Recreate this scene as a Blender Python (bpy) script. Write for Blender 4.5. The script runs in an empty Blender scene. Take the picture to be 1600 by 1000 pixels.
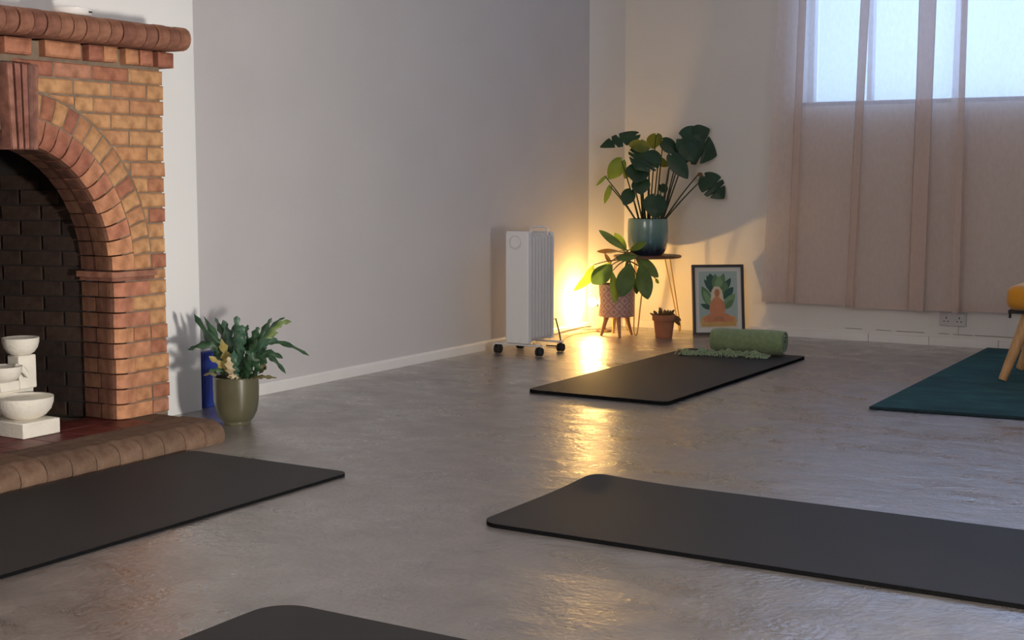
import bpy, math, random
from mathutils import Vector, Matrix

random.seed(11)
PI = math.pi
S = bpy.context.scene
COL = S.collection

# ---------------------------------------------------------------- camera, light, exposure
cam_data = bpy.data.cameras.new('camera')
cam_data.sensor_width = 36.0
cam_data.lens = 36.0 * 2150.0 / 1600.0
cam_data.clip_start = 0.05
cam = bpy.data.objects.new('camera', cam_data)
cam.location = (4.039, -7.900, 0.950)
cam.rotation_euler = (math.radians(90 - 5.9216), 0, math.radians(31.121))
COL.objects.link(cam)
S.camera = cam

S.view_settings.view_transform = 'Standard'
S.view_settings.look = 'None'
S.view_settings.gamma = 1.0
S.view_settings.use_curve_mapping = False
S.view_settings.exposure = 0.0
S.cycles.use_denoising = True
S.cycles.max_bounces = 10
S.cycles.diffuse_bounces = 6
S.cycles.transparent_max_bounces = 16
S.cycles.sample_clamp_indirect = 6.0

world = bpy.data.worlds.new('overcast_sky')
S.world = world
world.use_nodes = True
bg = world.node_tree.nodes['Background']
bg.inputs['Color'].default_value = (0.40, 0.60, 1.0, 1)
bg.inputs['Strength'].default_value = 3.8


def area_light(name, loc, target, sx, sy, power, color, spread=180):
    d = bpy.data.lights.new(name, 'AREA')
    d.shape = 'RECTANGLE'
    d.size, d.size_y = sx, sy
    d.energy = power
    d.color = color
    d.spread = math.radians(spread)
    o = bpy.data.objects.new(name, d)
    o.location = loc
    v = Vector(target) - Vector(loc)
    o.rotation_euler = v.to_track_quat('-Z', 'Y').to_euler()
    COL.objects.link(o)
    return o


# unseen low source on the right, placed from the cast shadows; no door built
area_light('door_daylight', (5.20, -5.75, 0.42), (0.3, -4.75, 0.75), 0.32, 0.32, 29, (1.0, 0.93, 0.85), spread=75)
# soft fill light added on the right hand side; no window there is known
area_light('side_window_daylight', (5.25, -4.9, 1.75), (0.0, -2.6, 0.9), 2.2, 1.2, 33, (0.95, 0.96, 1.0))
# warm fill light added behind the camera to brighten the curtains and walls
area_light('rear_window_daylight', (1.6, -9.2, 1.9), (2.0, -1.0, 0.9), 2.0, 1.2, 52, (1.0, 0.91, 0.86))
# the back window lets the sky into the room
portal = area_light('window_portal', (2.6, 0.13, 2.19), (2.6, -3, 2.19), 2.65, 1.6, 1, (1, 1, 1))
portal.data.cycles.is_portal = True


# ---------------------------------------------------------------- materials
def new_mat(name):
    m = bpy.data.materials.new(name)
    m.use_nodes = True
    nt = m.node_tree
    return m, nt, nt.nodes['Principled BSDF'], nt.links


def mat(name, color, rough=0.6, vary=0.12, scale=12.0, bump=0.0, bump_scale=60.0, metal=0.0, spec=0.5,
        sheen=0.0, stretch=None, color2=None, coat=0.0, translucent=0.0, detail=4.0):
    m, nt, b, L = new_mat(name)
    tc = nt.nodes.new('ShaderNodeTexCoord')
    src = tc.outputs['Object']
    if stretch:
        mp = nt.nodes.new('ShaderNodeMapping')
        mp.inputs['Scale'].default_value = stretch
        L.new(src, mp.inputs['Vector'])
        src = mp.outputs['Vector']
    n = nt.nodes.new('ShaderNodeTexNoise')
    n.inputs['Scale'].default_value = scale
    n.inputs['Detail'].default_value = detail
    L.new(src, n.inputs['Vector'])
    r = nt.nodes.new('ShaderNodeValToRGB')
    r.color_ramp.elements[0].position = 0.3
    r.color_ramp.elements[1].position = 0.7
    c2 = color2 or tuple(min(1, c * (1 + vary)) for c in color)
    c1 = color if color2 else tuple(c * (1 - vary) for c in color)
    r.color_ramp.elements[0].color = (*c1, 1)
    r.color_ramp.elements[1].color = (*c2, 1)
    L.new(n.outputs['Fac'], r.inputs['Fac'])
    L.new(r.outputs['Color'], b.inputs['Base Color'])
    b.inputs['Roughness'].default_value = rough
    b.inputs['Metallic'].default_value = metal
    b.inputs['Specular IOR Level'].default_value = spec
    if sheen:
        b.inputs['Sheen Weight'].default_value = sheen
    if coat:
        b.inputs['Coat Weight'].default_value = coat
        b.inputs['Coat Roughness'].default_value = 0.08
    if bump:
        n2 = nt.nodes.new('ShaderNodeTexNoise')
        n2.inputs['Scale'].default_value = bump_scale
        n2.inputs['Detail'].default_value = 5
        L.new(src, n2.inputs['Vector'])
        bp = nt.nodes.new('ShaderNodeBump')
        bp.inputs['Strength'].default_value = bump
        bp.inputs['Distance'].default_value = 0.01
        L.new(n2.outputs['Fac'], bp.inputs['Height'])
        L.new(bp.outputs['Normal'], b.inputs['Normal'])
    if translucent:
        out = nt.nodes['Material Output']
        tr = nt.nodes.new('ShaderNodeBsdfTranslucent')
        L.new(r.outputs['Color'], tr.inputs['Color'])
        mx = nt.nodes.new('ShaderNodeMixShader')
        mx.inputs['Fac'].default_value = translucent
        L.new(b.outputs['BSDF'], mx.inputs[1])
        L.new(tr.outputs['BSDF'], mx.inputs[2])
        L.new(mx.outputs['Shader'], out.inputs['Surface'])
    return m


def brick_mat(name, stops, dark=1.0, bump=0.5, rough=0.85):
    """one shade per brick from Object Info > Random, mottled by noise"""
    m, nt, b, L = new_mat(name)
    oi = nt.nodes.new('ShaderNodeObjectInfo')
    r = nt.nodes.new('ShaderNodeValToRGB')
    els = r.color_ramp.elements
    while len(els) > 1:
        els.remove(els[-1])
    r.color_ramp.interpolation = 'CONSTANT'
    for i, c in enumerate(stops):
        e = els[0] if i == 0 else els.new(i / len(stops))
        e.position = i / len(stops)
        e.color = (c[0] * dark, c[1] * dark, c[2] * dark, 1)
    L.new(oi.outputs['Random'], r.inputs['Fac'])
    tc = nt.nodes.new('ShaderNodeTexCoord')
    n = nt.nodes.new('ShaderNodeTexNoise')
    n.inputs['Scale'].default_value = 22
    n.inputs['Detail'].default_value = 6
    L.new(tc.outputs['Object'], n.inputs['Vector'])
    r2 = nt.nodes.new('ShaderNodeValToRGB')
    r2.color_ramp.elements[0].position = 0.32
    r2.color_ramp.elements[0].color = (0.46, 0.38, 0.35, 1)
    r2.color_ramp.elements[1].position = 0.68
    r2.color_ramp.elements[1].color = (1.12, 1.12, 1.12, 1)
    L.new(n.outputs['Fac'], r2.inputs['Fac'])
    mx = nt.nodes.new('ShaderNodeMix')
    mx.data_type = 'RGBA'
    mx.blend_type = 'MULTIPLY'
    mx.inputs['Factor'].default_value = 0.8
    L.new(r.outputs['Color'], mx.inputs[6])
    L.new(r2.outputs['Color'], mx.inputs[7])
    L.new(mx.outputs[2], b.inputs['Base Color'])
    b.inputs['Roughness'].default_value = rough
    b.inputs['Specular IOR Level'].default_value = 0.3
    n2 = nt.nodes.new('ShaderNodeTexNoise')
    n2.inputs['Scale'].default_value = 120
    L.new(tc.outputs['Object'], n2.inputs['Vector'])
    bp = nt.nodes.new('ShaderNodeBump')
    bp.inputs['Strength'].default_value = bump
    bp.inputs['Distance'].default_value = 0.004
    L.new(n2.outputs['Fac'], bp.inputs['Height'])
    L.new(bp.outputs['Normal'], b.inputs['Normal'])
    return m


def floor_mat():
    m, nt, b, L = new_mat('polished_concrete')
    tc = nt.nodes.new('ShaderNodeTexCoord')

    def noise(scale, detail, stretch=None, dist=0.0):
        src = tc.outputs['Object']
        if stretch:
            mp = nt.nodes.new('ShaderNodeMapping')
            mp.inputs['Scale'].default_value = stretch
            mp.inputs['Rotation'].default_value = (0, 0, 0.5)
            L.new(src, mp.inputs['Vector'])
            src = mp.outputs['Vector']
        n = nt.nodes.new('ShaderNodeTexNoise')
        n.inputs['Scale'].default_value = scale
        n.inputs['Detail'].default_value = detail
        n.inputs['Distortion'].default_value = dist
        L.new(src, n.inputs['Vector'])
        return n.outputs['Fac']

    def ramp(fac, p0, c0, p1, c1):
        r = nt.nodes.new('ShaderNodeValToRGB')
        r.color_ramp.elements[0].position = p0
        r.color_ramp.elements[0].color = c0
        r.color_ramp.elements[1].position = p1
        r.color_ramp.elements[1].color = c1
        L.new(fac, r.inputs['Fac'])
        return r.outputs['Color']

    big = noise(1.6, 6, (1, 1.4, 1), 0.6)
    fine = noise(9, 8)
    speck = noise(70, 4)
    c = ramp(big, 0.3, (0.158, 0.137, 0.124, 1), 0.72, (0.222, 0.195, 0.178, 1))
    c2 = ramp(fine, 0.35, (0.84, 0.84, 0.84, 1), 0.65, (1.1, 1.1, 1.1, 1))
    mx = nt.nodes.new('ShaderNodeMix')
    mx.data_type = 'RGBA'
    mx.blend_type = 'MULTIPLY'
    mx.inputs['Factor'].default_value = 1.0
    L.new(c, mx.inputs[6])
    L.new(c2, mx.inputs[7])
    L.new(mx.outputs[2], b.inputs['Base Color'])
    # worn patches: glossy sealer against rubbed concrete
    def mth(op, a, bb, c=None):
        n = nt.nodes.new('ShaderNodeMath')
        n.operation = op
        for i, v in enumerate((a, bb, c)):
            if v is None:
                continue
            if isinstance(v, (int, float)):
                n.inputs[i].default_value = v
            else:
                L.new(v, n.inputs[i])
        return n.outputs[0]
    wear = mth('MULTIPLY_ADD', noise(2.3, 3, (1, 1.5, 1), 0.5), 0.45, mth('MULTIPLY_ADD', noise(8, 9, (1, 1.3, 1), 0.6), 0.40, mth('MULTIPLY', speck, 0.15)))
    rr = nt.nodes.new('ShaderNodeMapRange')
    rr.inputs['From Min'].default_value = 0.40
    rr.inputs['From Max'].default_value = 0.60
    rr.inputs['To Min'].default_value = 0.24
    rr.inputs['To Max'].default_value = 0.45
    L.new(wear, rr.inputs['Value'])
    L.new(rr.outputs['Result'], b.inputs['Roughness'])
    b.inputs['Specular IOR Level'].default_value = 1.0
    b.inputs['Coat Weight'].default_value = 1.0
    b.inputs['Coat IOR'].default_value = 2.3
    L.new(rr.outputs['Result'], b.inputs['Coat Roughness'])
    # trowel waves and grain
    bp = nt.nodes.new('ShaderNodeBump')
    bp.inputs['Strength'].default_value = 0.26
    bp.inputs['Distance'].default_value = 0.02
    L.new(noise(7, 3, (1, 1.6, 1), 0.3), bp.inputs['Height'])
    bp2 = nt.nodes.new('ShaderNodeBump')
    bp2.inputs['Strength'].default_value = 0.6
    bp2.inputs['Distance'].default_value = 0.004
    L.new(noise(60, 6), bp2.inputs['Height'])
    L.new(bp.outputs['Normal'], bp2.inputs['Normal'])
    L.new(bp2.outputs['Normal'], b.inputs['Normal'])
    L.new(bp2.outputs['Normal'], b.inputs['Coat Normal'])
    return m


def sheer_mat():
    m, nt, b, L = new_mat('sheer_linen')
    nt.nodes.remove(b)
    out = nt.nodes['Material Output']
    tc = nt.nodes.new('ShaderNodeTexCoord')
    mp = nt.nodes.new('ShaderNodeMapping')
    mp.inputs['Scale'].default_value = (1, 1, 0.5)
    L.new(tc.outputs['Object'], mp.inputs['Vector'])
    n = nt.nodes.new('ShaderNodeTexNoise')
    n.inputs['Scale'].default_value = 60
    n.inputs['Detail'].default_value = 5
    L.new(mp.outputs['Vector'], n.inputs['Vector'])
    r = nt.nodes.new('ShaderNodeValToRGB')
    r.color_ramp.elements[0].position = 0.3
    r.color_ramp.elements[0].color = (0.76, 0.64, 0.58, 1)
    r.color_ramp.elements[1].position = 0.7
    r.color_ramp.elements[1].color = (0.82, 0.70, 0.64, 1)
    L.new(n.outputs['Fac'], r.inputs['Fac'])
    d = nt.nodes.new('ShaderNodeBsdfDiffuse')
    L.new(r.outputs['Color'], d.inputs['Color'])
    t = nt.nodes.new('ShaderNodeBsdfTranslucent')
    L.new(r.outputs['Color'], t.inputs['Color'])
    x = nt.nodes.new('ShaderNodeMixShader')
    x.inputs['Fac'].default_value = 0.46
    L.new(d.outputs[0], x.inputs[1])
    L.new(t.outputs[0], x.inputs[2])
    tp = nt.nodes.new('ShaderNodeBsdfTransparent')
    y = nt.nodes.new('ShaderNodeMixShader')
    y.inputs['Fac'].default_value = 0.27
    L.new(x.outputs[0], y.inputs[1])
    L.new(tp.outputs[0], y.inputs[2])
    L.new(y.outputs[0], out.inputs['Surface'])
    return m


def glass_mat():
    m, nt, b, L = new_mat('window_glass')
    nt.nodes.remove(b)
    out = nt.nodes['Material Output']
    tp = nt.nodes.new('ShaderNodeBsdfTransparent')
    tp.inputs['Color'].default_value = (0.95, 0.97, 0.98, 1)
    g = nt.nodes.new('ShaderNodeBsdfGlossy')
    g.inputs['Roughness'].default_value = 0.1
    y = nt.nodes.new('ShaderNodeMixShader')
    y.inputs['Fac'].default_value = 0.06
    L.new(tp.outputs[0], y.inputs[1])
    L.new(g.outputs[0], y.inputs[2])
    L.new(y.outputs[0], out.inputs['Surface'])
    return m


def emit_mat(name, color, strength):
    m, nt, b, L = new_mat(name)
    b.inputs['Base Color'].default_value = (1, 1, 1, 1)
    b.inputs['Emission Color'].default_value = (*color, 1)
    b.inputs['Emission Strength'].default_value = strength
    return m


def lattice_mat():
    """pink glaze with a lattice of pale diamonds, wound round the pot"""
    m, nt, b, L = new_mat('pink_diamond_glaze')
    tc = nt.nodes.new('ShaderNodeTexCoord')
    sp = nt.nodes.new('ShaderNodeSeparateXYZ')
    L.new(tc.outputs['Object'], sp.inputs[0])

    def mth(op, a, bb=None):
        n = nt.nodes.new('ShaderNodeMath')
        n.operation = op
        for i, v in enumerate((a, bb)):
            if v is None:
                continue
            if isinstance(v, (int, float)):
                n.inputs[i].default_value = v
            else:
                L.new(v, n.inputs[i])
        return n.outputs[0]
    ang = mth('ARCTAN2', sp.outputs['Y'], sp.outputs['X'])
    u = mth('MULTIPLY', ang, 10 / (2 * PI))
    v = mth('MULTIPLY', sp.outputs['Z'], 15.0)
    p = mth('ABSOLUTE', mth('SUBTRACT', mth('FRACT', mth('ADD', u, v)), 0.5))
    q = mth('ABSOLUTE', mth('SUBTRACT', mth('FRACT', mth('SUBTRACT', u, v)), 0.5))
    mn = mth('MAXIMUM', p, q)
    line = mth('GREATER_THAN', mn, 0.40)
    core = mth('LESS_THAN', mn, 0.20)
    both = mth('MAXIMUM', line, core)
    r = nt.nodes.new('ShaderNodeValToRGB')
    r.color_ramp.elements[0].color = (0.64, 0.43, 0.37, 1)
    r.color_ramp.elements[1].color = (0.45, 0.25, 0.225, 1)
    L.new(both, r.inputs['Fac'])
    L.new(r.outputs['Color'], b.inputs['Base Color'])
    b.inputs['Roughness'].default_value = 0.45
    return m


M = {}
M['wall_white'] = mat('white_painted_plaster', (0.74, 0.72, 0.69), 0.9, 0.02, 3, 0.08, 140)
M['wall_grey'] = mat('pale_grey_painted_plaster', (0.565, 0.546, 0.546), 0.9, 0.02, 3, 0.10, 140)  # brightness step against the chimney breast is put into this colour
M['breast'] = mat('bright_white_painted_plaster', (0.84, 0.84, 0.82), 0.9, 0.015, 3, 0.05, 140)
M['ceiling'] = mat('ceiling_paint', (0.78, 0.77, 0.75), 0.95, 0.02, 3)
M['trim'] = mat('white_gloss_trim', (0.78, 0.765, 0.74), 0.5, 0.03, 8)
M['floor'] = floor_mat()
BR = [(0.52, 0.265, 0.125), (0.44, 0.20, 0.105), (0.54, 0.30, 0.14), (0.385, 0.16, 0.095), (0.48, 0.24, 0.12),
      (0.52, 0.285, 0.135), (0.345, 0.14, 0.088), (0.50, 0.26, 0.13), (0.44, 0.21, 0.13), (0.52, 0.285, 0.135)]
M['brick'] = brick_mat('orange_fire_brick', BR)
M['brick_arris'] = brick_mat('rounded_red_brick', [(0.44, 0.19, 0.115), (0.50, 0.235, 0.13), (0.37, 0.15, 0.095), (0.47, 0.20, 0.12), (0.55, 0.27, 0.14)])
M['brick_mantel'] = brick_mat('mantel_red_brick', [(0.33, 0.155, 0.10), (0.29, 0.135, 0.09), (0.36, 0.175, 0.11), (0.27, 0.12, 0.082)])
M['brick_hearth'] = brick_mat('hearth_brown_brick', [(0.185, 0.118, 0.078), (0.165, 0.104, 0.070), (0.205, 0.130, 0.086)], bump=0.7)
M['brick_key'] = brick_mat('keystone_brick', [(0.27, 0.12, 0.09), (0.31, 0.15, 0.11), (0.22, 0.11, 0.085)])
M['brick_soot'] = brick_mat('sooty_brick', [(0.040, 0.024, 0.017), (0.030, 0.019, 0.015), (0.048, 0.028, 0.019)])
M['brick_reveal'] = brick_mat('smoke_stained_brick', [(0.135, 0.060, 0.037), (0.11, 0.049, 0.031), (0.165, 0.077, 0.044)])  # brick colour holds smoke stain plus the shade of the reveal
M['mortar'] = mat('lime_mortar', (0.21, 0.155, 0.11), 0.95, 0.2, 30, 0.3, 120)
M['soot'] = mat('black_soot', (0.014, 0.011, 0.009), 0.95, 0.3, 10)
M['quarry'] = brick_mat('red_quarry_tile', [(0.16, 0.035, 0.028), (0.14, 0.03, 0.025), (0.18, 0.042, 0.032)], rough=0.45, bump=0.15)
M['stone'] = mat('carved_cream_stone', (0.74, 0.70, 0.61), 0.8, 0.06, 25, 0.25, 90)
M['ceramic_white'] = mat('white_ceramic', (0.78, 0.76, 0.74), 0.3, 0.02, 10)
M['mat_black'] = mat('black_rubber_mat', (0.0165, 0.016, 0.017), 0.60, 0.10, 6, 0.12, 400)
M['mat_edge'] = mat('black_mat_edge', (0.006, 0.006, 0.0065), 0.9, 0.1, 30, spec=0.05)
M['heater'] = mat('white_enamel', (0.73, 0.71, 0.70), 0.35, 0.01, 5)
M['heater_panel'] = mat('white_plastic', (0.76, 0.745, 0.73), 0.5, 0.01, 5)
M['rubber'] = mat('black_rubber', (0.015, 0.015, 0.016), 0.55, 0.1, 30)
M['cable_black'] = mat('black_cable', (0.02, 0.018, 0.016), 0.5, 0.1, 30)
M['cable_pale'] = mat('cream_cable', (0.42, 0.34, 0.22), 0.5, 0.05, 30)
M['brass'] = mat('brass_wire', (0.72, 0.50, 0.18), 0.35, 0.04, 20, metal=0.9)
M['bronze'] = mat('dark_bronze_lamp', (0.08, 0.055, 0.035), 0.45, 0.1, 30, metal=0.6)
M['table_top'] = mat('walnut_top', (0.17, 0.07, 0.035), 0.4, 0.25, 6, stretch=(1, 9, 1))
M['lattice'] = lattice_mat()
M['oak'] = mat('warm_oak', (0.55, 0.30, 0.125), 0.5, 0.18, 14, 0.1, 40, stretch=(6, 6, 0.7))
M['leg_wood'] = mat('planter_leg_wood', (0.40, 0.20, 0.09), 0.5, 0.15, 14, stretch=(6, 6, 0.7))
M['terracotta'] = mat('terracotta', (0.42, 0.165, 0.08), 0.85, 0.14, 14, 0.2, 80)
M['soil'] = mat('potting_soil', (0.035, 0.022, 0.014), 0.95, 0.4, 60, 0.8, 90)
M['teal_glaze'] = None
M['olive_glaze'] = mat('olive_green_glaze', (0.098, 0.092, 0.052), 0.28, 0.16, 7, coat=0.4)
M['leaf_dark'] = mat('dark_monstera_green', (0.022, 0.060, 0.024), 0.38, 0.25, 14, translucent=0.15)
M['leaf_lime'] = mat('yellow_green_leaf', (0.21, 0.235, 0.035), 0.45, 0.2, 14, translucent=0.45)
M['leaf_bright'] = mat('young_bright_leaf', (0.26, 0.37, 0.05), 0.45, 0.15, 14, translucent=0.5)
M['leaf_brown'] = mat('withered_brown_leaf', (0.20, 0.115, 0.045), 0.6, 0.2, 20, translucent=0.3)
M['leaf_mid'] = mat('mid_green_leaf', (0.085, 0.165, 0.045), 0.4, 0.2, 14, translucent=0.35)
M['leaf_mid_lime'] = mat('sunlit_lime_leaf', (0.21, 0.33, 0.05), 0.45, 0.15, 14, translucent=0.5)  # lime is the leaf's own colour
M['frond'] = mat('blue_green_frond', (0.028, 0.078, 0.033), 0.45, 0.3, 25, translucent=0.2)
M['frond_blue'] = mat('silvery_blue_frond', (0.060, 0.135, 0.085), 0.42, 0.25, 25, translucent=0.2)
M['frond_lime'] = mat('lime_frond', (0.26, 0.36, 0.12), 0.5, 0.2, 25, translucent=0.35)
M['frond_yellow'] = mat('yellowing_frond', (0.40, 0.32, 0.10), 0.5, 0.25, 25, translucent=0.3)
M['frond_olive'] = mat('olive_brown_frond', (0.13, 0.115, 0.045), 0.55, 0.3, 25, translucent=0.2)
M['frond_cream'] = mat('dry_cream_frond', (0.66, 0.53, 0.33), 0.6, 0.15, 25, translucent=0.3)
M['stalk'] = mat('plant_stalk', (0.10, 0.085, 0.03), 0.55, 0.2, 20)
M['stalk_dark'] = mat('dark_petiole', (0.038, 0.045, 0.016), 0.5, 0.2, 20)
M['black_frame'] = mat('dark_brown_frame', (0.028, 0.018, 0.014), 0.4, 0.15, 20)
M['blue'] = mat('royal_blue_card', (0.012, 0.035, 0.26), 0.5, 0.06, 10)
M['green_cloth'] = mat('sage_green_cloth', (0.215, 0.285, 0.135), 0.95, 0.14, 45, 0.5, 260, sheen=0.3)
M['green_pale'] = mat('sage_fringe', (0.30, 0.38, 0.21), 0.95, 0.2, 80, 0.5, 260, sheen=0.3)
M['rug'] = mat('teal_velvet_pile', (0.005, 0.056, 0.075), 0.95, 0.0, 5, 0.5, 300, sheen=0.06, spec=0.15, color2=(0.018, 0.115, 0.130), stretch=(1.0, 2.2, 1))
M['rug_edge'] = mat('teal_binding', (0.004, 0.022, 0.032), 0.9, 0.1, 40)
M['mustard'] = mat('mustard_velvet', (0.62, 0.25, 0.006), 0.8, 0.08, 14, 0.2, 200, sheen=0.4)
M['black_felt'] = mat('black_underside', (0.02, 0.016, 0.013), 0.8, 0.1, 30)
M['sheer'] = sheer_mat()
M['glass'] = glass_mat()
M['upvc'] = mat('white_window_frame', (0.72, 0.72, 0.72), 0.4, 0.01, 5)
M['socket'] = mat('grey_white_socket', (0.55, 0.54, 0.54), 0.4, 0.01, 5)
M['dark_slot'] = mat('socket_slot', (0.02, 0.02, 0.02), 0.6, 0.01, 5)
M['bulb'] = emit_mat('lit_warm_bulb', (1.0, 0.57, 0.17), 680.0)
M['paper'] = mat('ivory_paper', (0.72, 0.69, 0.64), 0.7, 0.01, 5)
M['p_sky'] = mat('print_pale_teal', (0.40, 0.50, 0.47), 0.6, 0.04, 20)
M['p_dark'] = mat('print_dark_green', (0.035, 0.10, 0.075), 0.6, 0.08, 20)
M['p_mid'] = mat('print_mid_green', (0.12, 0.22, 0.10), 0.6, 0.08, 20)
M['p_light'] = mat('print_light_green', (0.20, 0.34, 0.17), 0.6, 0.08, 20)
M['p_cream'] = mat('print_cream', (0.72, 0.60, 0.42), 0.6, 0.04, 20)
M['p_orange'] = mat('print_orange', (0.62, 0.25, 0.12), 0.6, 0.08, 20)
M['p_skin'] = mat('print_terracotta', (0.50, 0.20, 0.10), 0.6, 0.08, 20)
M['p_yellow'] = mat('print_ochre', (0.62, 0.37, 0.12), 0.6, 0.08, 20)


def teal_glaze():
    """teal reactive glaze: pale at the shoulder, navy where it pooled at the foot of the pot"""
    m, nt, b, L = new_mat('teal_reactive_glaze')
    tc = nt.nodes.new('ShaderNodeTexCoord')
    sp = nt.nodes.new('ShaderNodeSeparateXYZ')
    L.new(tc.outputs['Object'], sp.inputs[0])
    mp = nt.nodes.new('ShaderNodeMapping')
    mp.inputs['Scale'].default_value = (1, 1, 0.15)
    L.new(tc.outputs['Object'], mp.inputs['Vector'])
    n = nt.nodes.new('ShaderNodeTexNoise')
    n.inputs['Scale'].default_value = 45
    L.new(mp.outputs['Vector'], n.inputs['Vector'])
    a = nt.nodes.new('ShaderNodeMath')
    a.operation = 'MULTIPLY_ADD'
    L.new(n.outputs['Fac'], a.inputs[0])
    a.inputs[1].default_value = 0.06
    L.new(sp.outputs['Z'], a.inputs[2])
    r = nt.nodes.new('ShaderNodeValToRGB')
    e = r.color_ramp.elements
    e[0].position = 0.055
    e[0].color = (0.018, 0.030, 0.055, 1)
    e[1].position = 0.22
    e[1].color = (0.18, 0.30, 0.265, 1)
    k = e.new(0.105)
    k.color = (0.085, 0.175, 0.19, 1)
    L.new(a.outputs[0], r.inputs['Fac'])
    L.new(r.outputs['Color'], b.inputs['Base Color'])
    b.inputs['Roughness'].default_value = 0.22
    b.inputs['Coat Weight'].default_value = 0.5
    return m


M['teal_glaze'] = teal_glaze()


# ---------------------------------------------------------------- mesh helpers
class MB:
    def __init__(self):
        self.v, self.f, self.mi = [], [], []

    def add(self, verts, faces, mi=0):
        o = len(self.v)
        self.v += [tuple(p) for p in verts]
        self.f += [tuple(i + o for i in f) for f in faces]
        self.mi += [mi] * len(faces)
        return self

    def box(self, x0, x1, y0, y1, z0, z1, mi=0):
        vs = [(x, y, z) for z in (z0, z1) for (x, y) in ((x0, y0), (x1, y0), (x1, y1), (x0, y1))]
        return self.add(vs, [(0, 3, 2, 1), (4, 5, 6, 7), (0, 1, 5, 4), (1, 2, 6, 5), (2, 3, 7, 6), (3, 0, 4, 7)], mi)

    def extrude(self, poly, fn, d0, d1, mi=0, chamfer=0.0):
        """poly: 2D points; fn(a, b, d) -> 3D; swept from d0 to d1, the d1 face pulled in by the chamfer"""
        n = len(poly)
        rings = [[fn(a, b, d0) for a, b in poly]]
        if chamfer:
            sg = 1 if d1 > d0 else -1
            rings.append([fn(a, b, d1 - sg * chamfer) for a, b in poly])
            rings.append([fn(a, b, d1) for a, b in inset(poly, chamfer)])
        else:
            rings.append([fn(a, b, d1) for a, b in poly])
        vs = [p for r in rings for p in r]
        fs = []
        for k in range(len(rings) - 1):
            for i in range(n):
                j = (i + 1) % n
                fs.append((k * n + i, k * n + j, (k + 1) * n + j, (k + 1) * n + i))
        fs.append(tuple(range(n))[::-1])
        fs.append(tuple((len(rings) - 1) * n + i for i in range(n)))
        return self.add(vs, fs, mi)

    def tube(self, pts, radii, seg=8, mi=0, caps=True):
        pts = [Vector(p) for p in pts]
        if not hasattr(radii, '__len__'):
            radii = [radii] * len(pts)
        vs, fs = [], []
        up = Vector((0, 0, 1))
        prev = None
        for i, p in enumerate(pts):
            t = (pts[min(i + 1, len(pts) - 1)] - pts[max(i - 1, 0)])
            t = t.normalized() if t.length > 1e-9 else Vector((0, 0, 1))
            if prev is None:
                a = t.cross(up)
                if a.length < 0.05:
                    a = t.cross(Vector((1, 0, 0)))
                a.normalize()
            else:
                a = (prev - t * prev.dot(t))
                a = a.normalized() if a.length > 1e-6 else t.orthogonal().normalized()
            prev = a
            b = t.cross(a)
            for k in range(seg):
                q = 2 * PI * k / seg
                vs.append(p + a * (math.cos(q) * radii[i]) + b * (math.sin(q) * radii[i]))
        for i in range(len(pts) - 1):
            for k in range(seg):
                j = (k + 1) % seg
                fs.append((i * seg + k, i * seg + j, (i + 1) * seg + j, (i + 1) * seg + k))
        if caps:
            fs.append(tuple(range(seg))[::-1])
            fs.append(tuple((len(pts) - 1) * seg + k for k in range(seg)))
        return self.add(vs, fs, mi)

    def lathe(self, prof, c=(0, 0, 0), seg=32, mi=0, caps=True):
        """prof: (radius, z) from bottom to top"""
        vs, fs = [], []
        for r, z in prof:
            for k in range(seg):
                q = 2 * PI * k / seg
                vs.append((c[0] + r * math.cos(q), c[1] + r * math.sin(q), c[2] + z))
        n = len(prof)
        for i in range(n - 1):
            for k in range(seg):
                j = (k + 1) % seg
                fs.append((i * seg + k, i * seg + j, (i + 1) * seg + j, (i + 1) * seg + k))
        if caps:
            fs.append(tuple(range(seg))[::-1])
            fs.append(tuple((n - 1) * seg + k for k in range(seg)))
        return self.add(vs, fs, mi)

    def build(self, name, mats, parent=None, smooth=False, bevel=0.0, bevel_seg=2, loc=None, angle=40):
        me = bpy.data.meshes.new(name)
        off = Vector(loc) if loc is not None else Vector((0, 0, 0))
        me.from_pydata([tuple(Vector(p) - off) for p in self.v], [], self.f)
        for m in (mats if isinstance(mats, (list, tuple)) else [mats]):
            me.materials.append(m)
        for p, i in zip(me.polygons, self.mi):
            p.material_index = i
        me.update()
        import bmesh
        bm = bmesh.new()
        bm.from_mesh(me)
        bmesh.ops.recalc_face_normals(bm, faces=bm.faces)
        bm.to_mesh(me)
        bm.free()
        if smooth:
            for p in me.polygons:
                p.use_smooth = True
            me.set_sharp_from_angle(angle=math.radians(angle))
        o = bpy.data.objects.new(name, me)
        COL.objects.link(o)
        if loc is not None:
            o.location = off
        if bevel:
            md = o.modifiers.new('bevel', 'BEVEL')
            md.width = bevel
            md.segments = bevel_seg
            md.limit_method = 'ANGLE'
        if parent is not None:
            o.parent = parent
            # the parent sits unrotated at its own base point
            pl = Vector((0, 0, 0))
            q = parent
            while q is not None:
                pl += q.location
                q = q.parent
            o.location = off - pl
        return o


def inset(poly, d):
    n = len(poly)
    area = sum(poly[i][0] * poly[(i + 1) % n][1] - poly[(i + 1) % n][0] * poly[i][1] for i in range(n))
    s = 1 if area > 0 else -1
    out = []
    for i in range(n):
        p0, p1, p2 = Vector(poly[i - 1]), Vector(poly[i]), Vector(poly[(i + 1) % n])
        e1, e2 = (p1 - p0), (p2 - p1)
        if e1.length < 1e-6 or e2.length < 1e-6:
            out.append(tuple(p1))
            continue
        e1.normalize()
        e2.normalize()
        n1, n2 = Vector((-e1.y, e1.x)) * s, Vector((-e2.y, e2.x)) * s
        b = n1 + n2
        b = b / max(0.4, b.dot(n1)) if b.length > 1e-6 else n1
        out.append((p1.x + b.x * d, p1.y + b.y * d))
    return out


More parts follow.
